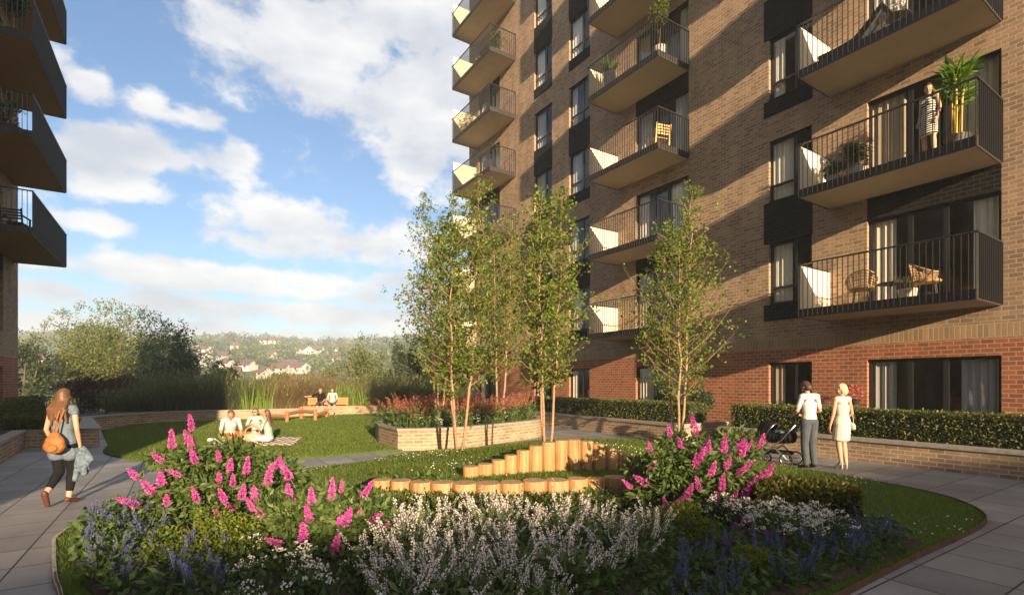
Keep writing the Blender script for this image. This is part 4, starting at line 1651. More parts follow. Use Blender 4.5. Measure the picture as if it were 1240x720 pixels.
# --- lawn grass
def lawn_grass():
    def field(n, poly, hf, hole, name, hgt, w, label):
        xs, ys = [p[0] for p in poly], [p[1] for p in poly]
        # more blades near the viewer
        y = min(ys) + (max(ys) - min(ys)) * rng.random(n) ** 1.35
        x = rng.uniform(min(xs), max(xs), n)
        m = in_poly(x, y, poly)
        for h in hole:
            m &= ~in_poly(x, y, h)
        x, y = x[m], y[m]
        p = np.stack([x, y, hf(x, y) - .004], 1)
        hh = hgt * rng.uniform(.6, 1.3, len(x))
        ln = np.stack([rng.normal(size=len(x)), rng.normal(size=len(x)), np.zeros(len(x))], 1) * hgt * .45
        v, f = blades(p, hh, ln, w * (.7 + y / 12), 1)
        tag(arr_mesh(name, v, f, M['blade']), label, 'grass', kind='stuff')
    isl = [(p.x, p.y) for p in ISL]
    field(150000, isl, mound, [BEDP], 'island_grass', .05, .008, 'short mown grass on the mound round the timber posts')
    field(190000, LAWN, lawn_h, [[(p.x, p.y) for p in RP]], 'lawn_grass', .045, .010, 'short mown grass of the large rounded lawn')
    x, y = rng.uniform(-4, 6.3, 2600), rng.uniform(5.6, 13, 2600)
    m = in_poly(x, y, isl) & ~in_poly(x, y, BEDP) & (np.sin(x * 1.7 + y) + np.sin(y * 2.3 - x) > .2)
    x, y = x[m], y[m]
    p = np.stack([x, y, mound(x, y) + .035], 1)
    v, f = leaves(p, rng.normal(size=p.shape) + np.array([0, 0, .4]), .022, .9)
    tag(arr_mesh('lawn_daisies', v, f, M['daisy']), 'tiny white daisies dotted through the mound grass', 'daisies', kind='stuff')


lawn_grass()


# --- grasses and shrubs beyond the garden wall
def grass_clump(name, label, loc, n, h, spread, w, mat, lean=.35, mat2=None, group=None, cat_='grass clump', sx=1.0, nseg=3):
    o = thing(name, label, cat_, loc, 0, group)
    a, q = rng.uniform(0, 6.283, n), spread * np.sqrt(rng.random(n))
    c = np.stack([q * np.cos(a) * sx, q * np.sin(a), np.zeros(n)], 1)
    hh = h * (.35 + .75 * rng.random(n))
    b = a + rng.normal(size=n) * .7
    ln = np.stack([np.cos(b), np.sin(b), np.zeros(n)], 1) * (hh * lean * rng.uniform(.2, 1.2, n))[:, None]
    v, f = blades(c, hh, ln, w * rng.uniform(.6, 1.3, n), nseg)
    arr_mesh('blades', v, f, M[mat], o)
    if mat2:
        k = n // 3
        i = rng.integers(0, n, k)
        p = c[i] + ln[i] * .8 + np.stack([np.zeros(k), np.zeros(k), hh[i] * .9], 1)
        v, f = leaves(p, rng.normal(size=p.shape) * .3 + np.array([0, 0, 1]), .22 * rng.uniform(.5, 1.2, k), .16)
        arr_mesh('plumes', v, f, M[mat2], o)
    return o


def bed_z(d):
    return .36 if d < 3.5 else .36 - (d - 3.5) * .23


sedges = [('dark feathery sedge clump behind the shaded stretch of garden wall', 'dark sedges behind the garden wall')]
for px, Y, h in ((150, 24.2, .9), (175, 24.4, 1.1), (200, 24.2, 1.6), (222, 24.8, 1.9), (245, 24.8, 1.75), (268, 25.2, 1.85), (288, 25.6, 1.6)):
    grass_clump('sedge_clump', sedges[0][0], ((px - 620) / F * Y, Y, .36), 1100, h * 1.1, .7, .018, 'sedge', 1.0, 'strawgrass', sedges[0][1])
for px, Y, h, lab in ((302, 25.2, 1.5, 'bright green reeds left of the tawny grasses'), (322, 25.6, 1.65, 'bright green reeds left of the tawny grasses'), (405, 27.4, 1.35, 'bright green reeds behind the timber bench'), (425, 27.8, 1.5, 'bright green reeds behind the timber bench'), (442, 27.6, 1.2, 'bright green reeds behind the timber bench')):
    grass_clump('reed_clump', lab, ((px - 620) / F * Y, Y, .36), 105, h, .42, .06, 'reed', .28, None, lab)
for px, Y, h in ((340, 26.2, 1.7), (356, 26.8, 1.95), (374, 27.6, 2.0), (392, 28.4, 1.9)):
    grass_clump('tawny_grass', 'reddish feathery grass clump between the two groups of reeds', ((px - 620) / F * Y, Y, .34), 900, h, .62, .016, 'tawny', .85, 'tawny', 'tawny grasses behind the lawn')
for px, Y, h in ((330, 32, 2.4), (362, 33, 2.6), (396, 33, 2.6), (430, 33, 2.3), (300, 31, 2.3)):
    grass_clump('straw_grass', 'tall pale grass clump farther down the slope behind the reeds', ((px - 620) / F * Y, Y, -.6), 900, h, .9, .02, 'strawgrass', .9, 'strawgrass', 'pale grasses on the slope')
for px, Y, h in ((462, 28, 2.0), (480, 28.6, 1.9), (500, 28.5, 1.7), (520, 28.5, 1.7), (545, 28, 1.8)):
    grass_clump('olive_grass', 'olive green grass clump at the right end behind the garden wall', ((px - 620) / F * Y, Y, .3), 900, h, .75, .02, 'sedge' if px > 470 else 'strawgrass', .9, 'strawgrass', 'olive grasses behind the garden wall')
for px, Y, w, h in ((100, 25.5, 1.3, 2.0), (130, 26, 1.5, 2.3), (165, 27, 1.6, 2.3)):
    shrub('plum_shrub', 'dark plum-leaved shrub below the large olive tree', 'shrub', ((px - 620) / F * Y, Y, .2), w, w * .8, h, 3600, .13, .5, 'purple', 20, group='plum shrubs below the olive tree')


def broadleaf(name, label, px, Y, zb, wpx, ytop, mat, n, nl, ls=.22, group=None, trunk=.16, squash=.8, lr=(.18, .33)):
    "tree or big bush: crown spans wpx photo pixels at distance Y up to row ytop"
    x = (px - 620) / F * Y
    top = EYE + (HOR - ytop) / F * Y
    h = top - zb
    rx = wpx / F * Y / 2
    o = thing(name, label, 'tree', (x, Y, zb), 0, group)
    lob = lobes_for(rx, rx * squash, h * .94, nl, lr, .16)
    lob = [((c[0], c[1], c[2] + h * .06), r) for c, r in lob]
    v, f = leafy(n, lob, ls, .5, .6)
    k = max(40, n // 60)
    p, d = clump_points(k, (0, 0, h * .55), (rx, rx * squash, h * .47), .9)
    tw = np.repeat(p, 9, 0) + np.repeat(d, 9, 0) * rng.random((k * 9, 1)) * ls * 2.2 + rng.normal(size=(k * 9, 3)) * ls * .45
    v2, f2 = leaves(tw, np.repeat(d, 9, 0) + rng.normal(size=tw.shape) * .7, ls * .8, .5)
    v, f, _ = cat([(v, f, 0), (v2, f2, 0)])
    arr_mesh('crown', v, f, M[mat], o)
    tb = MB()
    for i in range(4):
        a = i * 1.7 + .4
        tb.tube([(0.08 * math.cos(a), .08 * math.sin(a), -.5), (rx * .15 * math.cos(a), rx * .15 * math.sin(a), h * .3), (rx * .5 * math.cos(a), rx * .4 * math.sin(a), h * .75)], [trunk, trunk * .7, .03], 7)
    tb.build('trunk', M['darkbark'], o)
    return o


broadleaf('olive_tree', 'large rounded olive-green tree beyond the shaded end of the garden wall', 136, 54, -4.0, 168, 372, 'olive', 34000, 60, .27, lr=(.26, .42))
broadleaf('dark_tree', 'dark green tree crowding the right side of the large olive-green tree', 212, 36, -1.2, 66, 396, 'deep', 9000, 34, .2)
broadleaf('dark_tree', 'dark green tree seen past the corner of the left building', 28, 46, -2.2, 66, 410, 'deep', 6500, 26, .28)
broadleaf('willow_tree', 'soft olive-green willow behind the bench and reeds', 437, 44, -2.4, 66, 413, 'olive', 8000, 34, .24)
broadleaf('dark_tree', 'dark green tree between the willow and the birches', 487, 46, -2.6, 58, 410, 'deep', 7000, 26, .26)
broadleaf('dark_tree', 'dark green tree half hidden behind the birch crowns beside the right building', 545, 48, -2.6, 90, 408, 'deep', 8000, 30, .26)
broadleaf('pale_shrub', 'pale green bush low on the slope below the white houses', 268, 40, -2, 52, 434, 'olive', 4500, 22, .22)
broadleaf('pale_shrub', 'pale grey-green bush on the slope behind the tawny grasses', 345, 44, -2.4, 70, 446, 'olive', 4500, 22, .22)
broadleaf('pale_shrub', 'pale green bush on the slope left of the willow', 395, 47, -2.6, 60, 444, 'olive', 4500, 22, .22)


# --- far wooded hill and its houses
def hill_at(px, py):
    "march along the sight line to the hillside"
    dx, dz = (px - 620) / F, (HOR - py) / F
    for Y in np.arange(150, 430, 1.0):
        if land_h(np.array([dx * Y]), np.array([Y]))[0] >= EYE + dz * Y - 2.2:
            return dx * Y, Y
    return dx * 420, 420.0


HOUSES = [(231, 420, 15, 'white house with long red roof highest at the left of the hill'), (248, 424, 11, 'small white house just right of the long red-roofed one'), (246, 433, 13, 'red-roofed white house in the middle of the left cluster'),
          (241, 440, 10, 'lowest small house of the left cluster beside the dark tree'), (271, 432, 13, 'white house with low red roof right of the left cluster'), (275, 441, 11, 'small pale house below the low red roof'),
          (284, 419, 9, 'small white gabled house near the hilltop'), (298, 443, 19, 'large red-roofed white house in the middle of the hillside'), (286, 452, 10, 'white house low beside the pale bushes'),
          (331, 413, 16, 'wide red-roofed house on the top of the hill'), (319, 413, 8, 'tiny white house left of the hilltop house'), (330, 430, 5, 'tiny white house alone among the hillside trees'),
          (340, 447, 18, 'long white house low on the hill with red roof'), (352, 443, 15, 'red-roofed house behind the long white one'), (365, 446, 15, 'white gabled house at the right end of the lower row'),
          (321, 452, 8, 'small white house at the foot of the hill'), (369, 424, 15, 'white house with dark roof high at the right'), (385, 424, 12, 'red-roofed house right of the dark-roofed white one'),
          (408, 434, 9, 'small white house just left of the willow'), (405, 421, 7, 'tiny house high above the willow'), (52, 436, 12, 'white house seen between the left building and the olive-green tree')]
HP = []
for px, py, wp, lab in HOUSES:
    x, y = hill_at(px, py)
    w = wp / F * y
    z = float(land_h(np.array([x]), np.array([y]))[0])
    HP.append((x, y, w))
    h = thing('house', lab, 'house', (x, y, z - .5), random.uniform(-.5, .5))
    wb = MB()
    d_, hw = 7.5, 2.7
    wb.box(-w / 2, w / 2, -d_ / 2, d_ / 2, 0, hw + .5)
    for sx in (-1, 1):
        wb.quad([(sx * w / 2, -d_ / 2, hw + .5), (sx * w / 2, d_ / 2, hw + .5), (sx * w / 2, 0, hw + 2.7)] if sx > 0 else [(sx * w / 2, d_ / 2, hw + .5), (sx * w / 2, -d_ / 2, hw + .5), (sx * w / 2, 0, hw + 2.7)])
    wb.build('wall', M['housewall'], h)
    rb = MB()
    for sy in (-1, 1):
        a = [(-w / 2 - .4, sy * (d_ / 2 + .5), hw + .2), (w / 2 + .4, sy * (d_ / 2 + .5), hw + .2), (w / 2 + .4, 0, hw + 2.9), (-w / 2 - .4, 0, hw + 2.9)]
        b = [(p[0], p[1], p[2] + .25) for p in a]
        rb.quad(b)
        rb.quad(a[::-1])
        rb.quad([a[0], a[1], b[1], b[0]])
        rb.quad([a[1], a[2], b[2], b[1]])
        rb.quad([a[3], a[0], b[0], b[3]])
    rb.build('roof', M['houseroof'], h)
    for i in range(max(1, int(w / 3.2))):
        xx = -w / 2 + w * (i + .5) / max(1, int(w / 3.2))
        m = MB()
        m.box(xx - .6, xx + .6, -d_ / 2 - .06, -d_ / 2 + .02, 1.9, 3.2)
        m.build('window', M['frame'], h)


def far_wood():
    P, Rr, kinds = [], [], []
    t = 0
    while len(P) < 1900 and t < 60000:
        t += 1
        y = rng.uniform(95, 440)
        x = rng.uniform(-1.12, .12) * y
        ok = True
        for hx, hy, w in HP:
            # keep the ground below each house open
            if y > hy - 33 and y < hy + 7 and abs(x - hx * y / hy) < w / 2 + 1.6:
                ok = False
                break
        if ok:
            P.append((x, y, float(land_h(np.array([x]), np.array([y]))[0])))
            Rr.append(rng.uniform(2.6, 5.4) * (.8 if y > 360 else 1) * (.7 if y < 150 else 1))
    parts = []
    for (x, y, z), r in zip(P, Rr):
        k = int(70 if y > 220 else 110)
        n = 4
        lob = []
        for i in range(n):
            lob.append(((x + rng.normal() * r * .4, y + rng.normal() * r * .4, z + r * rng.uniform(.6, 1.25)), (r * .6, r * .6, r * .55)))
        v, f = leafy(k, lob, .95 + r * .12, .7, .7)
        parts.append((v, f, rng.integers(0, 3)))
    v, f, m = cat(parts)
    o = arr_mesh('far_wood', v, f, [M['olive'], M['deep'], M['olive']], midx=m)
    tag(o, 'mixed woodland covering the far hillside and valley', 'woodland', kind='stuff')


far_wood()


# ------------------------------------------------------------------ timber posts
def post(x, y, z0, z1, dia, label, group):
    mb = MB()
    r = dia / 2
    c = .012
    n = 18
    e = 1 + random.uniform(-.03, .03)
    mb.lathe([(r * e, z0 - .25), (r, (z0 + z1) / 2), (r * .995, z1 - c), (r - c, z1)], (0, 0, 0), n, 0)
    top = [((r - c) * math.cos(2 * math.pi * k / n), (r - c) * math.sin(2 * math.pi * k / n), z1) for k in range(n)]
    mb.quad(top, 1)
    o = mb.build('timber_post', [M['log'], M['logtop']], None, loc=(x, y, 0), rotz=random.uniform(0, 6.28))
    for i, p in enumerate(o.data.polygons):
        p.use_smooth = p.material_index == 0 and len(p.vertices) == 4
    # texture space moves with each post so that no two show the same grain
    off = random.uniform(-20, 20)
    o.data.transform(Matrix.Translation((0, 0, off)))
    o.location.z = -off
    return tag(o, label, 'post', group)


ORD = ['leftmost', 'second', 'third', 'fourth', 'fifth', 'sixth', 'seventh', 'eighth', 'ninth', 'tenth', 'eleventh', 'twelfth', 'thirteenth', 'fourteenth']
fx = [35, 100, 170, 245, 322, 405, 490, 572, 653, 732, 800, 862, 935]
for i in range(12):
    a, b = 440 + fx[i] / 2.955, 440 + fx[i + 1] / 2.955
    t = (i + .5) / 12
    Y = 7.46 - .26 * math.sin(math.pi * min(1, t * 1.02)) + .02 * t
    dia = (b - a) / F * Y
    lab = 'stout low timber post, leftmost of the lower front row' if i == 0 else ('stout low timber post, rightmost of the lower front row' if i == 11 else 'stout low timber post, %s from the left in the lower front row' % ORD[i])
    post(((a + b) / 2 - 620) / F * Y, Y, .05, .34 + (.03 if i >= 7 else 0) + random.uniform(-.008, .008), dia * 1.11, lab, 'lower row of timber posts')
rx_ = [358, 410, 460, 505, 548, 592, 638, 684, 729, 775, 820, 865, 910, 955, 1000]
ty_ = [307, 298, 284, 267, 250, 234, 221, 214, 212, 217, 227, 241, 258, 272]
for i in range(14):
    a, b = 440 + rx_[i] / 2.955, 440 + rx_[i + 1] / 2.955
    Y = 7.86 + .68 * min(1, (i / 8.5)) ** .8
    ztop = EYE + (HOR - (460 + ty_[i] / 2.955)) / F * Y
    dia = (b - a) / F * Y
    lab = 'slim timber post, shortest at the left end of the stepped rear row' if i == 0 else ('slim timber post at the right end of the stepped rear row' if i == 13 else ('tallest slim timber post at the crest of the stepped rear row' if i == 8 else 'slim timber post, %s from the left in the stepped rear row' % ORD[i]))
    post(((a + b) / 2 - 620) / F * Y, Y, .15, ztop, dia * 1.11, lab, 'stepped rear row of timber posts')


# ------------------------------------------------------------------ people
def cap_shape(m, a, b, ra, rb):
    a, b = Vector(a), Vector(b)
    d = b - a
    if d.length < 1e-5:
        m.ell(a, (ra,) * 3, None, 10, 7)
        return
    m.ell(a, (ra,) * 3, None, 10, 7)
    m.ell(b, (rb,) * 3, None, 10, 7)
    m.tube([a, b], [ra, rb], 10)


def remesh(mb, name, mat, parent, vox=.008, smooth_it=4):
    o = mb.build(name + '_tmp', mat, None)
    md = o.modifiers.new('r', 'REMESH')
    md.mode = 'VOXEL'
    md.voxel_size = vox
    md.use_smooth_shade = True
    sm = o.modifiers.new('s', 'SMOOTH')
    sm.factor = .5
    sm.iterations = smooth_it
    bpy.context.view_layer.update()
    dg = bpy.context.evaluated_depsgraph_get()
    me = bpy.data.meshes.new_from_object(o.evaluated_get(dg))
    me.name = name
    if not me.materials:
        me.materials.append(mat)
    old = o.data
    bpy.data.objects.remove(o)
    bpy.data.meshes.remove(old)
    n = bpy.data.objects.new(name, me)
    COL.objects.link(n)
    n.parent = parent
    return n


def frame_from(axis_z, fwd):
    z = Vector(axis_z).normalized()
    x = Vector(fwd).cross(z).normalized()
    y = z.cross(x)
    return Matrix((x, y, z)).transposed()


def std(h=1.75, f=False):
    k = h / 1.78
    sw, hw = (.160, .095) if f else (.183, .09)
    J = dict(pel=(0, 0, .95), chest=(0, .01, 1.30), neck=(0, -.005, 1.49), head=(0, .025, 1.655),
             shL=(-sw, 0, 1.44), shR=(sw, 0, 1.44), elL=(-sw - .05, -.03, 1.15), elR=(sw + .05, -.03, 1.15), wrL=(-sw - .05, .05, .91), wrR=(sw + .05, .05, .91),
             hipL=(-hw, 0, .92), hipR=(hw, 0, .92), knL=(-hw - .005, .02, .50), knR=(hw + .005, .02, .50), anL=(-hw - .01, -.02, .085), anR=(hw + .01, -.02, .085),
             toeL=(-hw - .03, .13, .03), toeR=(hw + .03, .13, .03))
    J = {a: Vector(b) * k for a, b in J.items()}
    J['face'] = Vector((0, 1, -.05))
    J['fwd'] = Vector((0, 1, 0))
    J['k'] = k
    J['f'] = f
    return J


def torso(m, J, g=0.0, lo=0.0, hi=1.0):
    k, f = J['k'], J['f']
    ax = (J['chest'] - J['pel'])
    rot = frame_from(ax, J['fwd'])
    w = .92 if f else 1.0
    for t in np.linspace(0, .95, 11):
        rx = float(np.interp(t, (0, .15, .45, .8, .95), (.158 * (1.05 if f else .97), .156 * (1.04 if f else .96), .125 * w, .148 * w, .150 * w)))
        ry = float(np.interp(t, (0, .45, .95), (.115, .096, .108)))
        r = (rx, ry, .10)
        if lo - 1e-6 <= t <= hi:
            m.ell(J['pel'].lerp(J['chest'], t), tuple((q + g) * k if i < 2 else q * k for i, q in enumerate(r)), rot)
    if hi > .9:
        cap_shape(m, J['shL'].lerp(J['neck'], .18), J['shR'].lerp(J['neck'], .18), (.055 + g) * k, (.055 + g) * k)
        cap_shape(m, J['chest'].lerp(J['neck'], .6), J['chest'], (.075 + g) * k, (.11 + g * .8) * k)
        if f:
            for s in (-1, 1):
                m.ell(J['chest'] + rot @ Vector((s * .065, .085, .0)) * k, ((.058 + g) * k,) * 3)


def hand(m, w, el, k, side, curl=.5, palm=None):
    d = (w - el).normalized()
    s = d.orthogonal() if abs(d.z) < .3 else Vector((0, 1, 0))
    s = (palm if palm is not None else s)
    s = (s - d * s.dot(d)).normalized()            # across the palm
    n = d.cross(s)
    if n.x * side > 0:
        n = -n
    rot = Matrix((s, n, d)).transposed()
    m.ell(w + d * .045 * k, (.038 * k, .017 * k, .052 * k), rot)
    for i, L in enumerate((.062, .074, .069, .052)):
        b = w + d * .085 * k + s * (.03 - .02 * i) * k
        p1 = b + (d * (1 - curl * .35) + n * curl * .5).normalized() * L * .5 * k
        p2 = p1 + (d * (1 - curl * .9) + n * curl * 1.0).normalized() * L * .5 * k
        cap_shape(m, b - d * .015, p1, .0092 * k, .0085 * k)
        cap_shape(m, p1, p2, .0085 * k, .0075 * k)
    b = w + d * .03 * k + s * .03 * k
    p1 = b + (d * .7 + s * .6 + n * .3).normalized() * .04 * k
    p2 = p1 + (d * .95 + s * .15 + n * .3).normalized() * .03 * k
    cap_shape(m, b, p1, .011 * k, .0095 * k)
    cap_shape(m, p1, p2, .0095 * k, .008 * k)


def person(label, loc, rotz, J, skin='skin', hair='hair_brown', hairstyle='short', top=None, bottom=None, dress=None, shoes='rubber', group=None, vox=.0075, bare=False, sleeve=.45, glasses=False, leg_to=.97):
    o = thing('person', label, 'person', loc, rotz, group)
    k, f = J['k'], J['f']
    m = MB()
    torso(m, J)
    cap_shape(m, J['neck'] - Vector((0, 0, .03 * k)), J['head'] - Vector((0, 0, .05 * k)), .052 * k * (.88 if f else 1), .048 * k * (.88 if f else 1))
    fc = J['face'].normalized()
    up = (Vector((0, 0, 1)) - fc * fc.z).normalized()
    R_ = frame_from(up, fc)
    hd = J['head']
    m.ell(hd, (.075 * k, .095 * k, .112 * k), R_)
    m.ell(hd + R_ @ Vector((0, .035, -.06)) * k, (.052 * k, .055 * k, .055 * k), R_)
    cap_shape(m, hd + R_ @ Vector((0, .092, .008)) * k, hd + R_ @ Vector((0, .108, -.028)) * k, .009 * k, .014 * k)
    for s in (-1, 1):
        m.ell(hd + R_ @ Vector((s * .076, -.005, -.01)) * k, (.012 * k, .02 * k, .03 * k), R_, 8, 6)
        m.ell(hd + R_ @ Vector((s * .045, .068, -.03)) * k, (.022 * k,) * 3)
    for S, sg in (('L', -1), ('R', 1)):
        a, b, c = J['sh' + S], J['el' + S], J['wr' + S]
        q = .86 if f else 1
        cap_shape(m, a, b, .05 * k * q, .039 * k * q)
        m.ell(a, (.058 * k * q,) * 3)
        cap_shape(m, b, b.lerp(c, .3), .039 * k * q, .039 * k * q)
        cap_shape(m, b.lerp(c, .3), c, .039 * k * q, .026 * k * q)
        hand(m, c, b, k, sg)
        a, b, c, t = J['hip' + S], J['kn' + S], J['an' + S], J['toe' + S]
        cap_shape(m, a, b, .083 * k, .055 * k)
        cap_shape(m, b, b.lerp(c, .32), .053 * k, .055 * k)
        cap_shape(m, b.lerp(c, .32), c, .055 * k, .036 * k)
        cap_shape(m, c, t, .036 * k, .026 * k)
    body = remesh(m, 'body', M[skin], o, vox)
    # lips and eyes
    e = MB()
    for s in (-1, 1):
        e.ell(hd + R_ @ Vector((s * .031, .086, .012)) * k, (.012 * k, .007 * k, .007 * k), R_, 8, 6)
    e.build('eyes', M['eyes'], o, smooth=True)
    e = MB()
    e.ell(hd + R_ @ Vector((0, .090, -.058)) * k, (.022 * k, .008 * k, .008 * k), R_, 8, 6)
    e.build('lips', M['lip'], o, smooth=True)
    if glasses:
        e = MB()
        for s in (-1, 1):
            e.ell(hd + R_ @ Vector((s * .032, .098, .012)) * k, (.028 * k, .006 * k, .022 * k), R_, 10, 6)
            e.tube([hd + R_ @ Vector((s * .055, .095, .016)) * k, hd + R_ @ Vector((s * .082, .0, .01)) * k], .003, 5)
        e.tube([hd + R_ @ Vector((-.02, .1, .016)) * k, hd + R_ @ Vector((.02, .1, .016)) * k], .003, 5)
        e.build('sunglasses', M['rubber'], o)
    # hair
    m = MB()
    m.ell(hd + R_ @ Vector((0, -.014, .018)) * k, (.086 * k, .100 * k, .112 * k), R_)
    cut = hd + R_ @ Vector((0, .07, 0)) * k
    if hairstyle == 'short':
        m.ell(hd + R_ @ Vector((0, -.032, -.028)) * k, (.085 * k, .080 * k, .09 * k), R_)
    if hairstyle == 'bob':
        m.ell(hd + R_ @ Vector((0, -.035, -.035)) * k, (.092 * k, .085 * k, .10 * k), R_)
    if hairstyle == 'long':
        nb = J['neck'] - J['fwd'] * .10 * k
        m.ell(hd + R_ @ Vector((0, -.04, -.03)) * k, (.092 * k, .08 * k, .11 * k), R_)
        for i in range(9):
            s = (i - 4) / 4
            p0 = hd + R_ @ Vector((s * .07, -.06 + .03 * abs(s), -.03)) * k
            p1 = nb + Vector((s * .10, 0, -.02)) * k - J['fwd'] * .03 * k
            p2 = J['chest'] + Vector((s * .13 + random.uniform(-.02, .02), 0, random.uniform(-.08, .04))) * k - J['fwd'] * (.16 - .04 * abs(s)) * k
            cap_shape(m, p0, p1, .033 * k, .034 * k)
            cap_shape(m, p1, p2, .034 * k, .014 * k)
    hr = remesh(m, 'hair', M[hair], o, vox * 1.1, 2)
    # clear the face
    me = hr.data
    bm = bmesh.new()
    bm.from_mesh(me)
    inv = R_.transposed()
    kill = []
    for v in bm.verts:
        q = inv @ (v.co - hd) / k
        if q.y > .028 and q.z < .062 and q.z > -.16 and abs(q.x) < .075 and q.y > .028 + .3 * max(0, -q.z) * 0:
            kill.append(v)
    bmesh.ops.delete(bm, geom=kill, context='VERTS')
    bm.to_mesh(me)
    bm.free()
    # clothes
    def sleeves(m, g, t):
        for S in 'LR':
            a, b, c = J['sh' + S], J['el' + S], J['wr' + S]
            q = .9 if f else 1
            end = a.lerp(b, min(1, t * 2)) if t <= .5 else b
            m.ell(a, ((.060 + g) * k * q,) * 3)
            cap_shape(m, a, end, (.054 + g) * k * q, (.046 + g) * k * q)
            if t > .5:
                cap_shape(m, b, b.lerp(c, t * 2 - 1), (.044 + g) * k * q, (.036 + g) * k * q)

    def legs(m, g, t):
        for S in 'LR':
            a, b, c = J['hip' + S], J['kn' + S], J['an' + S]
            end = b.lerp(c, max(0.02, t * 2 - 1)) if t > .5 else a.lerp(b, t * 2)
            cap_shape(m, a, b if t > .5 else end, (.09 + g) * k, (.062 + g) * k)
            if t > .5:
                cap_shape(m, b, b.lerp(end, .4), (.062 + g) * k, (.062 + g) * k)
                cap_shape(m, b.lerp(end, .4), end, (.062 + g) * k, (.044 + g) * k)
    if bottom:
        m = MB()
        torso(m, J, .012, 0, .1)
        legs(m, .006 if f else .014, leg_to)
        remesh(m, 'trousers', M[bottom], o, vox * 1.1, 7)
    if top:
        m = MB()
        torso(m, J, .024 if top == 'denim' else .012, 0 if top == 'denim' else .09)
        sleeves(m, .003, sleeve)
        if top in ('denim',):
            for S in 'LR':
                cap_shape(m, J['pel'] + Vector((0, 0, .04)) * k, J['hip' + S].lerp(J['kn' + S], .34), .128 * k, .122 * k)
        remesh(m, 'tunic' if top == 'denim' else 'shirt', M[top], o, vox * 1.1, 8)
    if dress:
        m = MB()
        torso(m, J, .014)
        for S in 'LR':
            m.ell(J['sh' + S].lerp(J['neck'], .25), (.05 * k,) * 3)
        kz = (J['knL'].z + J['knR'].z) / 2 + .07 * k
        c0 = J['pel']
        kc = (J['knL'] + J['knR']) / 2
        for i in range(19):
            t = i / 18
            z = c0.z + (kz - c0.z) * t
            c = Vector((c0.x + (kc.x - c0.x) * t, c0.y + (kc.y - c0.y) * t, z))
            m.ell(c, ((.172 + .012 * t) * k, (.132 + .012 * t) * k, .055 * k))
        remesh(m, 'dress', M[dress], o, vox * 1.1, 10)
    if shoes:
        m = MB()
        for S in 'LR':
            a, t = J['an' + S], J['toe' + S]
            d = (t - a)
            dn = d.normalized()
            if shoes == 'heels':
                cap_shape(m, a + dn * .02 + Vector((0, 0, -.02)), t, .036 * k, .031 * k)
                cap_shape(m, a - Vector((dn.x, dn.y, 0)) * .03 * k, Vector((a.x, a.y, .008)) - Vector((dn.x, dn.y, 0)) * .035 * k, .022 * k, .009)
            else:
                bk = a - Vector((dn.x, dn.y, dn.z)) * .02 * k - Vector((0, 0, .02 * k)) * (1 if abs(dn.z) < .7 else 0)
                cap_shape(m, bk, t, .044 * k, .036 * k)
                cap_shape(m, a - dn * .045 * k - Vector((0, 0, .035)) * k * (1 if abs(dn.z) < .7 else 0), t, .030 * k, .032 * k)
        remesh(m, 'shoes', M['cream_cloth'] if shoes == 'heels' else M[shoes], o, vox)
    return o


def facing(dx, dy):
    return math.atan2(-dx, dy)


# woman walking away along the left path
J = std(1.66, True)
J.update(hipL=Vector((-.085, .0, .86)), hipR=Vector((.085, 0, .86)), knR=Vector((.075, .07, .46)), anR=Vector((.06, .02, .085)), toeR=Vector((.075, .16, .03)),
         knL=Vector((-.06, .02, .46)), anL=Vector((-.05, -.26, .19)), toeL=Vector((-.06, -.20, .045)),
         elR=Vector((.22, -.06, 1.08)), wrR=Vector((.21, .02, .84)), elL=Vector((-.23, .02, 1.07)), wrL=Vector((-.22, .14, .86)))
WW = Vector((-6.42, 7.32, 0))
WR = facing(-.12, 1)
person('long-haired woman in denim tunic and black leggings walking away along the left path', WW, WR, J, hair='hair_brown', hairstyle='long', top='denim', bottom='black_cloth', shoes='shoe_brown', vox=.007, sleeve=.12, leg_to=.84)


def on(loc, rotz, p):
    return Vector(loc) + Matrix.Rotation(rotz, 3, 'Z') @ Vector(p)


bp = thing('backpack', 'small tan leather backpack on the back of the walking woman', 'backpack', on(WW, WR, (.05, -.225, .90)), WR + .05)
bp.scale = (.84, .84, .88)
m = MB()
m.ell((0, 0, 0), (.15, .085, .15))
m.ell((0, -.01, -.05), (.165, .095, .12))
m.ell((0, 0, .09), (.09, .06, .09))
remesh(m, 'bag_body', M['orange_bag'], bp, .009)
m = MB()
m.ell((0, -.10, -.07), (.10, .022, .06))
m.build('pocket', M['orange_bag'], bp, smooth=True)
for s in (-1, 1):
    m = MB()
    m.tube([(s * .02, 0, .14), (s * .03 + .02, .03, .32), (s * .03 + .05, .085, .50), (s * .03 + .06, .17, .53), (s * .03 + .06, .26, .46)], .013, 6)
    m.build('strap', M['orange_bag'], bp, smooth=True)
jk = thing('jacket', 'crumpled pale denim jacket hanging from the hand of the walking woman', 'jacket', on(WW, WR, (.23, .03, .78)), WR)
m = MB()
for i in range(9):
    a = i * .7
    x, y = .05 * math.cos(a), .04 * math.sin(a)
    cap_shape(m, (x * .4, y * .4, 0), (x * 1.3, y * 1.4, -.22 - .06 * (i % 3)), .035, .04)
cap_shape(m, (.0, -.02, -.05), (-.06, -.05, -.42), .04, .035)
cap_shape(m, (.0, .02, .0), (.09, .03, -.15), .05, .05)
remesh(m, 'cloth', M['denim_pale'], jk, .011, 3)

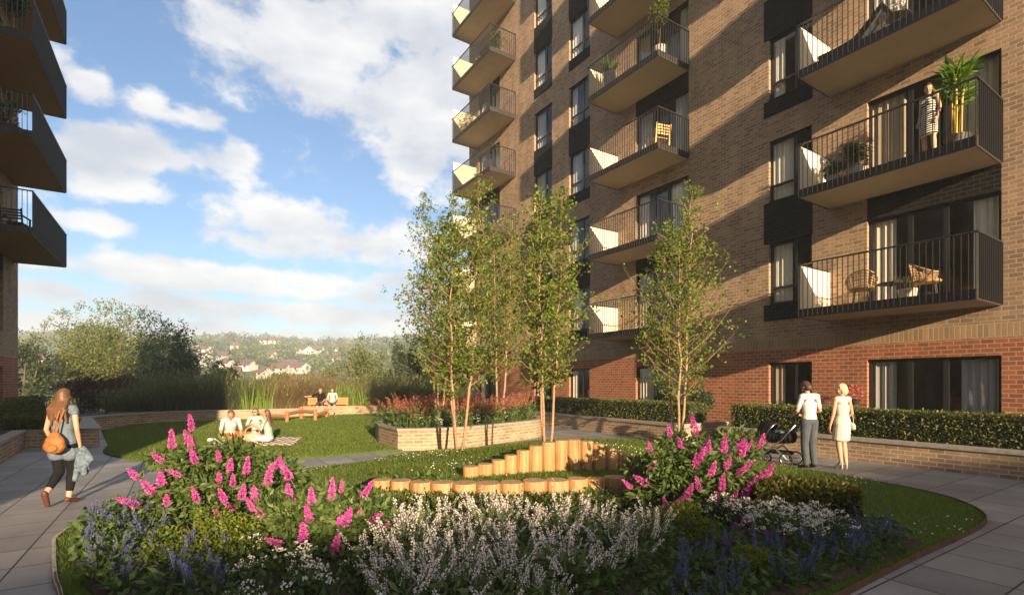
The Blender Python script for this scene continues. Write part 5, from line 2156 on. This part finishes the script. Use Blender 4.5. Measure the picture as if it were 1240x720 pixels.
# couple with the pram
J = std(1.79)
J.update(face=Vector((-.1, .8, -.65)), head=Vector((0, .085, 1.645)), neck=Vector((0, .02, 1.49)), elL=Vector((-.27, .03, 1.17)), wrL=Vector((-.17, .27, 1.06)), elR=Vector((.28, .02, 1.17)), wrR=Vector((.2, .27, 1.08)))
MW = Vector((6.0, 10.33, 0))
MR = facing(-.28, 1)
person('man in white short-sleeved shirt and slate trousers pushing the pram', MW, MR, J, hair='hair_dark', hairstyle='short', top='white_cloth', bottom='slate', shoes='rubber', sleeve=.38)
J = std(1.72, True)
for S, s in (('L', -1), ('R', 1)):
    J['an' + S] = Vector((s * .055, -.03, .15))
    J['toe' + S] = Vector((s * .06, .10, .03))
    J['kn' + S] = Vector((s * .06, .03, .53))
J['elL'], J['wrL'] = Vector((-.235, -.03, 1.12)), Vector((-.27, .02, .87))
J['elR'], J['wrR'] = Vector((.225, .0, 1.12)), Vector((.17, .16, .95))
J['face'] = Vector((-.75, .6, -.15))
LW = Vector((6.62, 10.26, 0))
LR = facing(-.2, 1)
person('blonde woman in sleeveless white dress and heels standing beside the man', LW, LR, J, hair='hair_blonde', hairstyle='bob', dress='cream_cloth', shoes='heels')
hb = thing('handbag', 'small cream handbag on the arm of the blonde woman', 'handbag', on(LW, LR, (.235, .04, .86)), LR)
m = MB()
m.ell((0, 0, 0), (.05, .11, .085))
m.ell((0, 0, -.04), (.05, .12, .05))
remesh(m, 'bag_body', M['cream_cloth'], hb, .009)
m = MB()
m.tube([(0, -.07, .06), (0, -.05, .22), (-.01, 0, .30), (0, .05, .22), (0, .07, .06)], .007, 5)
m.build('strap', M['cream_cloth'], hb, smooth=True)


def pram(loc, rotz):
    o = thing('pram', 'black pram with bright metal frame and hood in front of the man', 'pram', loc, rotz)
    # local +y is forward
    for name, y, r, xs in (('rear_wheel', -.30, .165, .27), ('front_wheel', .36, .11, .2)):
        for s in (-1, 1):
            m = MB()
            c = Vector((s * xs, y, r))
            ring = [c + Vector((0, math.cos(a) * (r - .016), math.sin(a) * (r - .016))) for a in np.linspace(0, 2 * math.pi, 25)]
            m.tube(ring, .017, 8, cap=False)
            w = m.build(name, M['rubber'], o, smooth=True)
            m = MB()
            for q in range(6):
                a = q * math.pi / 3
                m.tube([c, c + Vector((0, math.cos(a), math.sin(a))) * (r - .03)], .008, 5)
            ring = [c + Vector((0, math.cos(a) * (r - .036), math.sin(a) * (r - .036))) for a in np.linspace(0, 2 * math.pi, 25)]
            m.tube(ring, .008, 6, cap=False)
            m.tube([c - Vector((s * .03, 0, 0)), c + Vector((s * .025, 0, 0))], .022, 10)
            m.build('spokes', M['chrome'], w)
    m = MB()
    for s in (-1, 1):
        m.tube([(s * .25, -.30, .165), (s * .24, .0, .42), (s * .2, .36, .2), (s * .2, .36, .11)], .013, 7)
        m.tube([(s * .24, .18, .32), (s * .24, -.2, .62), (s * .24, -.52, 1.0)], .014, 7)
        m.tube([(s * .24, -.30, .17), (s * .24, -.02, .43)], .012, 7)
    m.tube([(-.25, -.30, .165), (.25, -.30, .165)], .012, 7)
    m.tube([(-.2, .36, .13), (.2, .36, .13)], .012, 7)
    m.build('chassis', M['chrome'], o, smooth=True)
    m = MB()
    m.tube([(-.24, -.50, .98), (-.24, -.56, 1.04), (0, -.58, 1.06), (.24, -.56, 1.04), (.24, -.50, .98)], .018, 8)
    m.build('handle', M['rubber'], o, smooth=True)
    m = MB()
    for i in range(9):
        t = i / 8
        m.ell((0, -.32 + .74 * t, .64 + .03 * (2 * t - 1) ** 2), (.2, .10, .15))
    remesh(m, 'carrycot', M['black_cloth'], o, .014, 14)
    # hood: part of a round shell
    m = MB()
    c = Vector((0, .20, .72))
    na, nb = 12, 10
    P = [[c + Vector((math.cos(a) * .215, math.sin(b) * .30 * math.sin(a), math.cos(b) * .30 * math.sin(a))) for a in np.linspace(0.02, math.pi - .02, na)] for b in np.linspace(-.6, 1.5, nb)]
    for i in range(nb - 1):
        for j in range(na - 1):
            m.quad([P[i][j], P[i][j + 1], P[i + 1][j + 1], P[i + 1][j]])
    h = m.build('hood', M['black_cloth'], o, smooth=True)
    h.modifiers.new('t', 'SOLIDIFY').thickness = .012
    m = MB()
    m.tube(P[0], .011, 6)
    m.build('hood_trim', M['chrome'], h, smooth=True)
    m = MB()
    for i in range(5):
        t = i / 4
        m.ell((0, -.26 + .48 * t, .30), (.19, .09, .055))
    remesh(m, 'basket', M['black_cloth'], o, .014)
    m = MB()
    m.ell((0, -.06, .77), (.15, .20, .05))
    remesh(m, 'blanket', M['denim_pale'], o, .012)
    return o


pr = pram(on(MW, MR, (-.20, .60, 0)), facing(-.62, .78))
pr.scale = (.86, .86, .9)

# woman on the balcony
J = std(1.68, True)
J.update(face=Vector((-.45, .8, -.35)))
BWP = FW(.95, 1.05, floor_z(2) + .002)
person('dark-haired woman in striped sleeveless dress standing at the balcony railing', BWP, facing(-NRM.x + U.x * .25, -NRM.y + U.y * .25), J, hair='hair_dark', hairstyle='long', dress='striped', shoes=None, vox=.0075)

# picnic
lz = lambda x, y: float(lawn_h(np.array([x]), np.array([y]))[0])
bl = MB()
n = 14
cx, cy = -7.2, 14.4
Pn = [[None] * (n + 1) for _ in range(n + 1)]
for i in range(n + 1):
    for j in range(n + 1):
        a, b = (i / n - .5) * 2.3, (j / n - .5) * 1.9
        x = cx + a * .93 - b * .25
        y = cy + a * .25 + b * .93
        Pn[i][j] = Vector((x, y, lz(x, y) + .035 + .012 * math.sin(a * 7 + b * 3) * math.cos(b * 6)))
for i in range(n):
    for j in range(n):
        bl.quad([Pn[i][j], Pn[i + 1][j], Pn[i + 1][j + 1], Pn[i][j + 1]])
o = bl.build('picnic_blanket', M['blanket'], None, smooth=True)
o.modifiers.new('t', 'SOLIDIFY').thickness = .012
tag(o, 'striped brown and cream picnic blanket spread on the lawn under the picnickers', 'blanket')


def ground_sit(f, h, **kw):
    J = std(h, f)
    J.update(pel=Vector((0, 0, .13)), chest=Vector((0, .07, .47)), neck=Vector((0, .09, .64)), head=Vector((0, .12, .79)), shL=Vector((-.17, .07, .60)), shR=Vector((.17, .07, .60)))
    J.update({a: Vector(b) for a, b in kw.items()})
    return J


x, y = -7.95, 14.45
J = ground_sit(False, 1.78, pel=(0, -.12, .2), chest=(0, .10, .50), neck=(0, .19, .64), head=(.0, .25, .77), shL=(-.19, .16, .60), shR=(.19, .16, .60), elL=(-.25, .22, .34), elR=(.25, .24, .34), wrL=(-.24, .30, .10), wrR=(.26, .34, .10),
               hipL=(-.10, -.12, .17), hipR=(.10, -.12, .17), knL=(-.34, .22, .22), knR=(.02, .30, .12), anL=(-.42, -.16, .09), anR=(-.22, -.02, .08), toeL=(-.44, -.30, .04), toeR=(-.36, -.02, .05), face=(.5, .75, -.35))
person('man in white t-shirt and rust trousers leaning on his hands at the picnic', (x, y, lz(x, y) + .03), facing(.55, -.85), J, 'skin2', 'hair_brown', 'short', 'white_cloth', 'rust_cloth', shoes='cream_cloth', group=None)
x, y = -7.58, 15.2
J = ground_sit(True, 1.66, elL=(-.24, .0, .36), wrL=(-.30, .02, .10), elR=(.24, .12, .38), wrR=(.10, .28, .42), hipL=(-.09, 0, .12), hipR=(.09, 0, .12), knL=(-.26, .34, .15), knR=(.27, .34, .16), anL=(.06, .42, .08), anR=(-.06, .30, .08), toeL=(.17, .45, .05), toeR=(-.17, .34, .05), face=(.15, 1, -.12))
person('woman in pale t-shirt and sunglasses sitting at the back of the picnic blanket', (x, y, lz(x, y) + .03), facing(.15, -1), J, 'skin', 'hair_brown', 'long', 'cream_cloth', 'coral', shoes=None, glasses=True)
x, y = -6.72, 14.15
J = ground_sit(True, 1.7, chest=(0, .03, .48), head=(0, .06, .80), elL=(-.22, .13, .38), wrL=(-.12, .34, .46), elR=(.22, .14, .36), wrR=(.12, .34, .42), hipL=(-.09, 0, .12), hipR=(.09, 0, .12), knL=(-.14, .42, .14), knR=(.20, .42, .14), anL=(-.34, .22, .08), anR=(-.06, .16, .08), toeL=(-.44, .14, .05), toeR=(-.18, .1, .05), face=(0, 1, -.05))
person('long-haired woman in mint top and white trousers sitting at the right of the picnic', (x, y, lz(x, y) + .03), facing(-1, -.12), J, 'skin', 'hair_brown', 'long', 'mint', 'white_cloth', shoes=None)
bk = thing('picnic_basket', 'round wicker picnic basket with a tall handle on the blanket', 'basket', (-7.28, 14.35, lz(-7.28, 14.35) + .05))
m = MB()
m.lathe([(.0, .01), (.16, .0), (.20, .10), (.22, .20), (.205, .20), (.18, .05), (0, .03)], n=20)
m.build('basket_bowl', M['basket'], bk, smooth=True)
m = MB()
m.tube([Vector((.21 * math.cos(a), 0, .19 + .22 * math.sin(a))) for a in np.linspace(0, math.pi, 11)], .012, 6)
m.build('handle', M['basket'], bk, smooth=True)
for lab, x, y, mt, sc in (('folded white cloth at the left end of the picnic blanket', -8.3, 14.2, 'white_cloth', (.16, .1, .06)), ('small white jug on the front edge of the picnic blanket', -7.75, 13.75, 'white_cloth', None), ('folded coral cloth between the two picnicking women', -7.1, 14.75, 'coral', (.16, .12, .07))):
    if sc is None:
        m = MB()
        m.lathe([(0, 0), (.05, 0), (.065, .06), (.05, .13), (.035, .17), (.042, .20), (.036, .20), (.03, .17), (.045, .12), (.055, .06), (0, .02)], n=16)
        m.tube([(.05, 0, .15), (.10, 0, .13), (.10, 0, .07), (.055, 0, .05)], .008, 6)
        o = m.build('jug', M[mt], None, smooth=True, loc=(x, y, lz(x, y) + .045))
        tag(o, lab, 'jug')
    else:
        h = bpy.data.objects.new('tmp', None)
        m = MB()
        m.ell((0, 0, .05), sc)
        m.ell((sc[0] * .5, .03, .045), (sc[0] * .6, sc[1] * .8, sc[2] * .8))
        m.ell((-sc[0] * .4, -.02, .06), (sc[0] * .5, sc[1] * .7, sc[2]))
        o = remesh(m, 'folded_cloth', M[mt], None, .014)
        o.location = (x, y, lz(x, y) + .04)
        tag(o, lab, 'cloth')

# bench on the garden wall with two people
bA, bB = Vector((-10.55, 24.35, 0)), Vector((-6.3, 26.32, 0))
BY = 26.0
bpos = Vector(((397 - 620) / F * BY, BY, 0))
bang = math.atan2(.28, 1.0)
bn = thing('timber_bench', 'long orange timber bench with low backrest on top of the garden wall', 'bench', (bpos.x, bpos.y, .48), bang)
for i in range(3):
    m = MB()
    m.box(-1.15, 3.1 if i < 2 else 3.1, -.24 + i * .17, -.24 + i * .17 + .155, .0, .05)
    m.build('seat_slat', M['bench'], bn)
for i in range(3):
    m = MB()
    m.box(-.98, .98, .27 + i * .02, .305 + i * .02, .10 + i * .125, .21 + i * .125)
    m.build('backrest_slat', M['bench'], bn)
for x in (-.9, 0, .9):
    m = MB()
    m.obox((x, .335, .22), (.03, 0, 0), (0, .02, 0), (0, .03, .24))
    m.build('backrest_post', M['play'], bn)
m = MB()
m.box(-1.15, 3.1, -.245, -.215, -.16, -.002)
m.build('front_board', M['bench'], bn)


def seat_pose(f, h, **kw):
    J = std(h, f)
    J.update(pel=Vector((0, 0, .12)), chest=Vector((0, .0, .46)), neck=Vector((0, .01, .64)), head=Vector((0, .04, .79)), shL=Vector((-.18, 0, .60)), shR=Vector((.18, 0, .60)), hipL=Vector((-.09, 0, .10)), hipR=Vector((.09, 0, .10)),
             knL=Vector((-.12, .42, .12)), knR=Vector((.12, .42, .12)), anL=Vector((-.12, .46, -.30)), anR=Vector((.12, .44, -.30)), toeL=Vector((-.13, .6, -.36)), toeR=Vector((.13, .58, -.36)),
             elL=Vector((-.24, .03, .32)), elR=Vector((.24, .03, .32)), wrL=Vector((-.12, .26, .22)), wrR=Vector((.12, .26, .22)))
    J.update({a: Vector(b) for a, b in kw.items()})
    return J


rz = bang + math.pi
person('person in black t-shirt sitting on the bench with an arm along the backrest', on(bn.location, bang, (-.36, .02, .05)), rz, seat_pose(False, 1.78, elR=(.42, -.12, .50), wrR=(.66, -.17, .47), face=(-.5, .9, -.1)), 'skin', 'hair_brown', 'short', 'black_cloth', 'cloth_dark', group=None, vox=.011, leg_to=.6)
person('person in white top sitting on the bench with hands in the lap', on(bn.location, bang, (.22, .02, .05)), rz, seat_pose(True, 1.65, face=(.5, .9, -.2)), 'skin', 'hair_brown', 'bob', 'white_cloth', 'cloth_dark', vox=.011, leg_to=.5)

# timber balance trail on the lawn
tr = thing('balance_trail', 'low brown timber balance trail of posts and beams on the lawn behind the picnic', 'play equipment', (-8.9, 21.4, 0))
TP = [(-10.5, 21.5, .36), (-9.05, 20.6, .45), (-8.95, 21.75, .52), (-8.05, 20.95, .45), (-8.0, 22.1, .33)]
org = Vector(tr.location)
for i, (x, y, h) in enumerate(TP):
    z = lz(x, y)
    m = MB()
    p = Vector((x, y, 0)) - org
    m.tube([p + Vector((0, 0, z - .1)), p + Vector((0, 0, z + h - .01)), p + Vector((0, 0, z + h))], [.075, .073, .066], 12)
    m.build('post', M['play'], tr)
    if i:
        x0, y0, h0 = TP[i - 1]
        a = Vector((x0, y0, lz(x0, y0) + min(h, h0) - .12)) - org
        b = Vector((x, y, z + min(h, h0) - .12)) - org
        d = (b - a).normalized() * .07
        m = MB()
        m.tube([a + d, b - d], .078, 10)
        m.build('beam', M['play'], tr)

# metal railing at the corner of the left building
rl = thing('metal_railing', 'dark metal bar railing beyond the corner planter by the left building', 'railing', (0, 0, 0))
A, B = Vector((-20.4, 21.0, 0)), Vector((-17.6, 22.2, 0))
m = MB()
for i in range(25):
    p = A.lerp(B, i / 24)
    m.tube([p + Vector((0, 0, 0)), p + Vector((0, 0, 1.08))], .012, 5)
m.build('bars', M['rail'], rl)
m = MB()
m.tube([A + Vector((0, 0, 1.1)), B + Vector((0, 0, 1.1))], .022, 6)
m.build('top_rail', M['rail'], rl)
for p in (A, A.lerp(B, .5), B):
    m = MB()
    m.tube([p + Vector((0, 0, -.1)), p + Vector((0, 0, 1.1))], .028, 6)
    m.build('post', M['rail'], rl)


# ------------------------------------------------------------------ things on the balconies
def potted(name, label, loc, pot_r, pot_h, kind, h, rotz=0, potmat='pot_grey', mat='olive', n=900):
    o = thing(name, label, 'potted plant', loc, rotz)
    m = MB()
    m.lathe([(0, .002), (pot_r * .75, .002), (pot_r, pot_h), (pot_r * .9, pot_h), (pot_r * .85, pot_h * .85), (0, pot_h * .85)], n=20)
    m.build('pot', M[potmat], o, smooth=False)
    if kind == 'ball':
        r = (h - pot_h) / 2
        v, f = leafy(n, lobes_for(r * 1.05, r * 1.05, r * 2, 12, (.35, .5)), .075, .5)
        v[:, 2] += pot_h * .9
        arr_mesh('foliage', v, f, M[mat], o)
    elif kind == 'tree':
        v, f = leafy(n, lobes_for(.36, .36, (h - pot_h) * .62, 14, (.3, .5)), .10, .45)
        v[:, 2] += pot_h + (h - pot_h) * .36
        arr_mesh('foliage', v, f, M[mat], o)
        m = MB()
        m.tube([(0, 0, pot_h * .8), (.02, .01, h * .5), (0, 0, h * .85)], [.022, .018, .006], 7)
        m.build('stem', M['bark'], o)
    elif kind == 'grass':
        a, q = rng.uniform(0, 6.283, 120), pot_r * .7 * np.sqrt(rng.random(120))
        c = np.stack([q * np.cos(a), q * np.sin(a), np.full(120, pot_h * .85)], 1)
        v, f = blades(c, (h - pot_h) * rng.uniform(.6, 1.1, 120), np.stack([np.cos(a), np.sin(a), 0 * a], 1) * .22, .035, 3)
        arr_mesh('foliage', v, f, M[mat], o)
    elif kind == 'cane':
        m = MB()
        for i in range(5):
            a = i * 1.3
            x, y = .07 * math.cos(a), .07 * math.sin(a)
            m.tube([(x, y, pot_h * .8), (x * 1.3, y * 1.3, h * .55), (x * 2.2, y * 2.2, h * .8)], [.022, .02, .012], 7)
        m.build('canes', M['cane'], o)
        P, Dr = [], []
        for i in range(5):
            a = i * 1.3
            for z in np.linspace(.5, .97, 9):
                k = 7
                P.append(np.tile((.15 * math.cos(a) * z, .15 * math.sin(a) * z, h * (.22 + .68 * z)), (k, 1)))
                an = rng.uniform(0, 6.283, k)
                Dr.append(np.stack([np.cos(an), np.sin(an), rng.uniform(-.2, .9, k)], 1))
        P, Dr = np.concatenate(P), np.concatenate(Dr)
        v, f = leaves(P, Dr, .42 * rng.uniform(.6, 1.15, len(P)), .16)
        arr_mesh('foliage', v, f, M['palm'], o)
    return o


def fz(k):
    return floor_z(k) - .008


potted('bamboo_plant', 'tall yellow-stemmed leafy plant in a dark pot beside the balcony woman', FW(.55, .75, fz(2)), .24, .42, 'cane', 2.15, potmat='pot_dark')
potted('round_shrub', 'round clipped shrub in a pale pot on the second balcony of the near stack', FW(2.45, 1.0, fz(2)), .22, .32, 'ball', 1.05, n=1500, mat='deep')
potted('leafy_plant', 'small leafy plant beside the round shrub on the second balcony', FW(2.95, 1.05, fz(2)), .17, .28, 'ball', .72, n=600, mat='deep')
potted('patio_tree', 'small tree in a pot at the corner of the fourth middle balcony', FW(8.5, 1.15, fz(4)), .22, .38, 'tree', 2.25, mat='hedge', n=1700)
potted('spiky_plant', 'spiky plant in a tall grey planter at the far end of the fourth middle balcony', FW(11.0, 1.1, fz(4)), .26, .75, 'grass', 1.5, mat='palm')
potted('leafy_plant', 'leafy potted plant on a high balcony of the far stack', FW(19.9, .9, fz(6)), .2, .35, 'ball', 1.35, mat='deep', n=900)
potted('olive_plant', 'pale olive bush in a pot on a balcony of the far stack', FW(22.8, .95, fz(5)), .26, .35, 'ball', 1.5, mat='olive', n=1200)
potted('leafy_plant', 'dark leafy plant in a bowl on the second lowest visible left balcony', FL(.8, .9, fz(3)), .3, .3, 'ball', 1.25, mat='deep', n=1000, potmat='pot_dark')
potted('hanging_plant', 'dark leafy plant on a high balcony of the left building', FL(.9, .95, fz(4)), .26, .4, 'tree', 1.9, mat='deep', n=1500, potmat='pot_dark')


def wicker_chair(label, loc, rotz):
    o = thing('wicker_chair', label, 'chair', loc, rotz, 'wicker chairs on the lowest near balcony')
    m = MB()
    # tub shell of woven cane: rings from seat to rim
    nr, na = 7, 30
    for j in range(nr):
        t = j / (nr - 1)
        pts = []
        for i in range(na + 1):
            a = math.radians(-215 + 250 * i / na)
            back = max(0, math.sin(-a)) if False else .5 - .5 * math.cos(math.radians((i / na) * 360))
            z = .42 + t * (.16 + .26 * back)
            r = .25 + .08 * t
            pts.append((r * math.cos(a), r * math.sin(a), z))
        m.tube(pts, .014 if j in (0, nr - 1) else .009, 5)
    for i in range(0, na + 1, 2):
        a = math.radians(-215 + 250 * i / na)
        back = .5 - .5 * math.cos(math.radians((i / na) * 360))
        m.tube([(.25 * math.cos(a), .25 * math.sin(a), .42), (.33 * math.cos(a), .33 * math.sin(a), .42 + .16 + .26 * back)], .008, 5)
    m.build('backrest', M['wicker'], o)
    m = MB()
    m.lathe([(0, .39), (.24, .39), (.265, .42), (.24, .45), (0, .455)], n=22)
    m.build('seat', M['wicker'], o)
    for a in (45, 135, 225, 315):
        m = MB()
        c, s = math.cos(R(a)), math.sin(R(a))
        m.tube([(.19 * c, .19 * s, .40), (.25 * c, .25 * s, 0)], [.014, .010], 6)
        m.build('leg', M['rail'], o)
    return o


wr_ = math.atan2(-U.y, -U.x)
wicker_chair('wicker tub chair at the left of the low table on the lowest near balcony', FW(2.35, .95, fz(1)), wr_ + .5)
wicker_chair('wicker tub chair at the right of the low table on the lowest near balcony', FW(1.05, .85, fz(1)), wr_ - 1.2)
o = thing('side_table', 'low dark round table between the two wicker chairs', 'table', FW(1.7, 1.0, fz(1)))
m = MB()
m.lathe([(0, .44), (.27, .44), (.28, .455), (.27, .47), (0, .47)], n=24)
m.build('tabletop', M['fascia'], o)
m = MB()
m.tube([(0, 0, .02), (0, 0, .44)], .022, 8)
m.lathe([(0, 0), (.17, 0), (.17, .015), (.02, .03)], n=20)
m.build('pedestal', M['fascia'], o)
potted('leafy_plant', 'low pale planter with grasses behind the wicker chairs', FW(1.6, .35, fz(1)), .2, .38, 'grass', .8, mat='strawgrass', potmat='pot_grey')


def slat_chair(name, label, loc, rotz, mat):
    o = thing(name, label, 'chair', loc, rotz)
    for sx in (-1, 1):
        for sy, h in ((-1, .86), (1, .62)):
            m = MB()
            m.obox((sx * .27, sy * .26 - (.03 if sy < 0 else 0), h / 2), (.022, 0, 0), (0, .022, 0), (0, -.06 if sy < 0 else 0, h / 2))
            m.build('leg', M[mat], o)
        m = MB()
        m.box(sx * .27 - .03, sx * .27 + .03, -.30, .30, .62, .65)
        m.build('armrest', M[mat], o)
    m = MB()
    for i in range(6):
        y = -.24 + i * .095
        m.box(-.25, .25, y, y + .07, .40, .425)
    m.build('seat', M[mat], o)
    m = MB()
    for i in range(4):
        z = .52 + i * .09
        m.obox((0, -.31 - (z - .5) * .14, z), (.25, 0, 0), (0, .01, 0), (0, 0, .03))
    m.build('backrest', M[mat], o)
    return o


slat_chair('garden_chair', 'yellow timber armchair on the third middle balcony', FW(8.75, .95, fz(3)), wr_ + 1.3, 'chairwood')
slat_chair('garden_chair', 'dark timber armchair on a balcony of the far stack', FW(20.6, .8, fz(4)), wr_ + .6, 'cloth_dark')
slat_chair('garden_chair', 'brown timber chair beside the leafy plant high in the far stack', FW(21.4, .9, fz(6)), wr_ - .8, 'wicker')
slat_chair('garden_chair', 'dark armchair on the lowest visible balcony of the left building', FL(1.5, .9, fz(2)), .4, 'cloth_dark')
o = thing('lounge_chair', 'dark low lounge chair on the highest visible near balcony', 'lounger', FW(2.5, .9, fz(3)), wr_ - 1.57)
m = MB()
prof = [(-.75, .32), (-.3, .30), (.1, .34), (.45, .62), (.7, .86)]
for i in range(len(prof) - 1):
    (y0, z0), (y1, z1) = prof[i], prof[i + 1]
    d = Vector((0, y1 - y0, z1 - z0))
    m.obox((0, (y0 + y1) / 2, (z0 + z1) / 2), (.3, 0, 0), d / 2, Vector((0, -d.z, d.y)).normalized() * .045)
m.build('cushion', M['cloth_dark'], o)
for sx in (-1, 1):
    m = MB()
    m.tube([(sx * .28, -.7, .28), (sx * .28, .2, .28), (sx * .28, .68, .78)], .016, 6)
    m.build('side_rail', M['rail'], o)
    for y in (-.6, .25):
        m = MB()
        m.tube([(sx * .28, y, 0), (sx * .28, y, .28)], .014, 6)
        m.build('leg', M['rail'], o)
o = thing('side_table', 'small table with a glass vase on the highest visible near balcony', 'table', FW(1.55, 1.0, fz(3)))
m = MB()
m.lathe([(0, .44), (.24, .44), (.25, .455), (.24, .47), (0, .47)], n=24)
m.build('tabletop', M['fascia'], o)
m = MB()
m.tube([(0, 0, .02), (0, 0, .44)], .02, 8)
m.lathe([(0, 0), (.15, 0), (.15, .015), (.02, .03)], n=20)
m.build('pedestal', M['fascia'], o)
o = thing('flower_vase', 'pale vase of flowers on the small balcony table', 'vase', FW(1.55, 1.0, fz(3) + .471))
m = MB()
m.lathe([(0, 0), (.05, 0), (.06, .10), (.035, .18), (.045, .21), (.04, .21), (.03, .18), (0, .1)], n=16)
m.build('vase', M['white_cloth'], o, smooth=True)
v, f = leafy(160, [((0, 0, .32), (.13, .13, .11))], .05, .7)
arr_mesh('flowers', v, f, M['daisy'], o)
# small red wall lantern / planter beside the ground floor window
o = thing('flower_stand', 'narrow stand of orange flowers against the brick wall beside the big window', 'plant stand', FW(2.74, .4, .25))
m = MB()
m.tube([(0, 0, 0), (0, 0, .95)], .015, 6)
m.lathe([(0, .92), (.10, .92), (.13, 1.06), (.11, 1.06), (0, 1.0)], n=16)
m.build('stand', M['rail'], o)
v, f = leafy(320, [((0, 0, 1.2), (.2, .2, .2))], .06, .6)
arr_mesh('flowers', v, f, M['redflower'], o)


# things seen through or beside the ground-floor windows
o = thing('armchair', 'red upholstered armchair behind the right pane of the big ground-floor window', 'armchair', FW(.75, -1.0, .22), wr_ + .35)
for nm, bx in (('seat', (-.32, .32, -.30, .34, .18, .46)), ('backrest', (-.34, .34, .30, .46, .2, 1.15)), ('armrest', (-.45, -.33, -.32, .42, .16, .64)), ('armrest', (.33, .45, -.32, .42, .16, .64))):
    m = MB()
    m.box(*bx)
    q = m.build(nm, M['coral'], o)
    bv = q.modifiers.new('b', 'BEVEL')
    bv.width = .05
    bv.segments = 3
shrub('wall_shrub', 'dark upright shrub against the red brick wall behind the spreading birch', 'shrub', FW(7.3, .55, .42), .5, .38, 1.35, 2600, .09, .5, 'deep', 14)


# ------------------------------------------------------------------ air
HAZE = 0.0009
hz = MB()
hz.box(-1650, 1650, -560, 1650, -24, 58)
hm = bpy.data.materials.new("haze")
hm.use_nodes = True
hm.node_tree.nodes.clear()
ho = hm.node_tree.nodes.new('ShaderNodeOutputMaterial')
hv = hm.node_tree.nodes.new('ShaderNodeVolumePrincipled')
hv.inputs['Color'].default_value = (0.74, 0.87, 1.0, 1)
hv.inputs['Density'].default_value = HAZE
hv.inputs['Anisotropy'].default_value = 0.0
hm.node_tree.links.new(hv.outputs[0], ho.inputs['Volume'])
tag(hz.build('haze', hm), 'thin pale air', 'haze', kind='stuff')
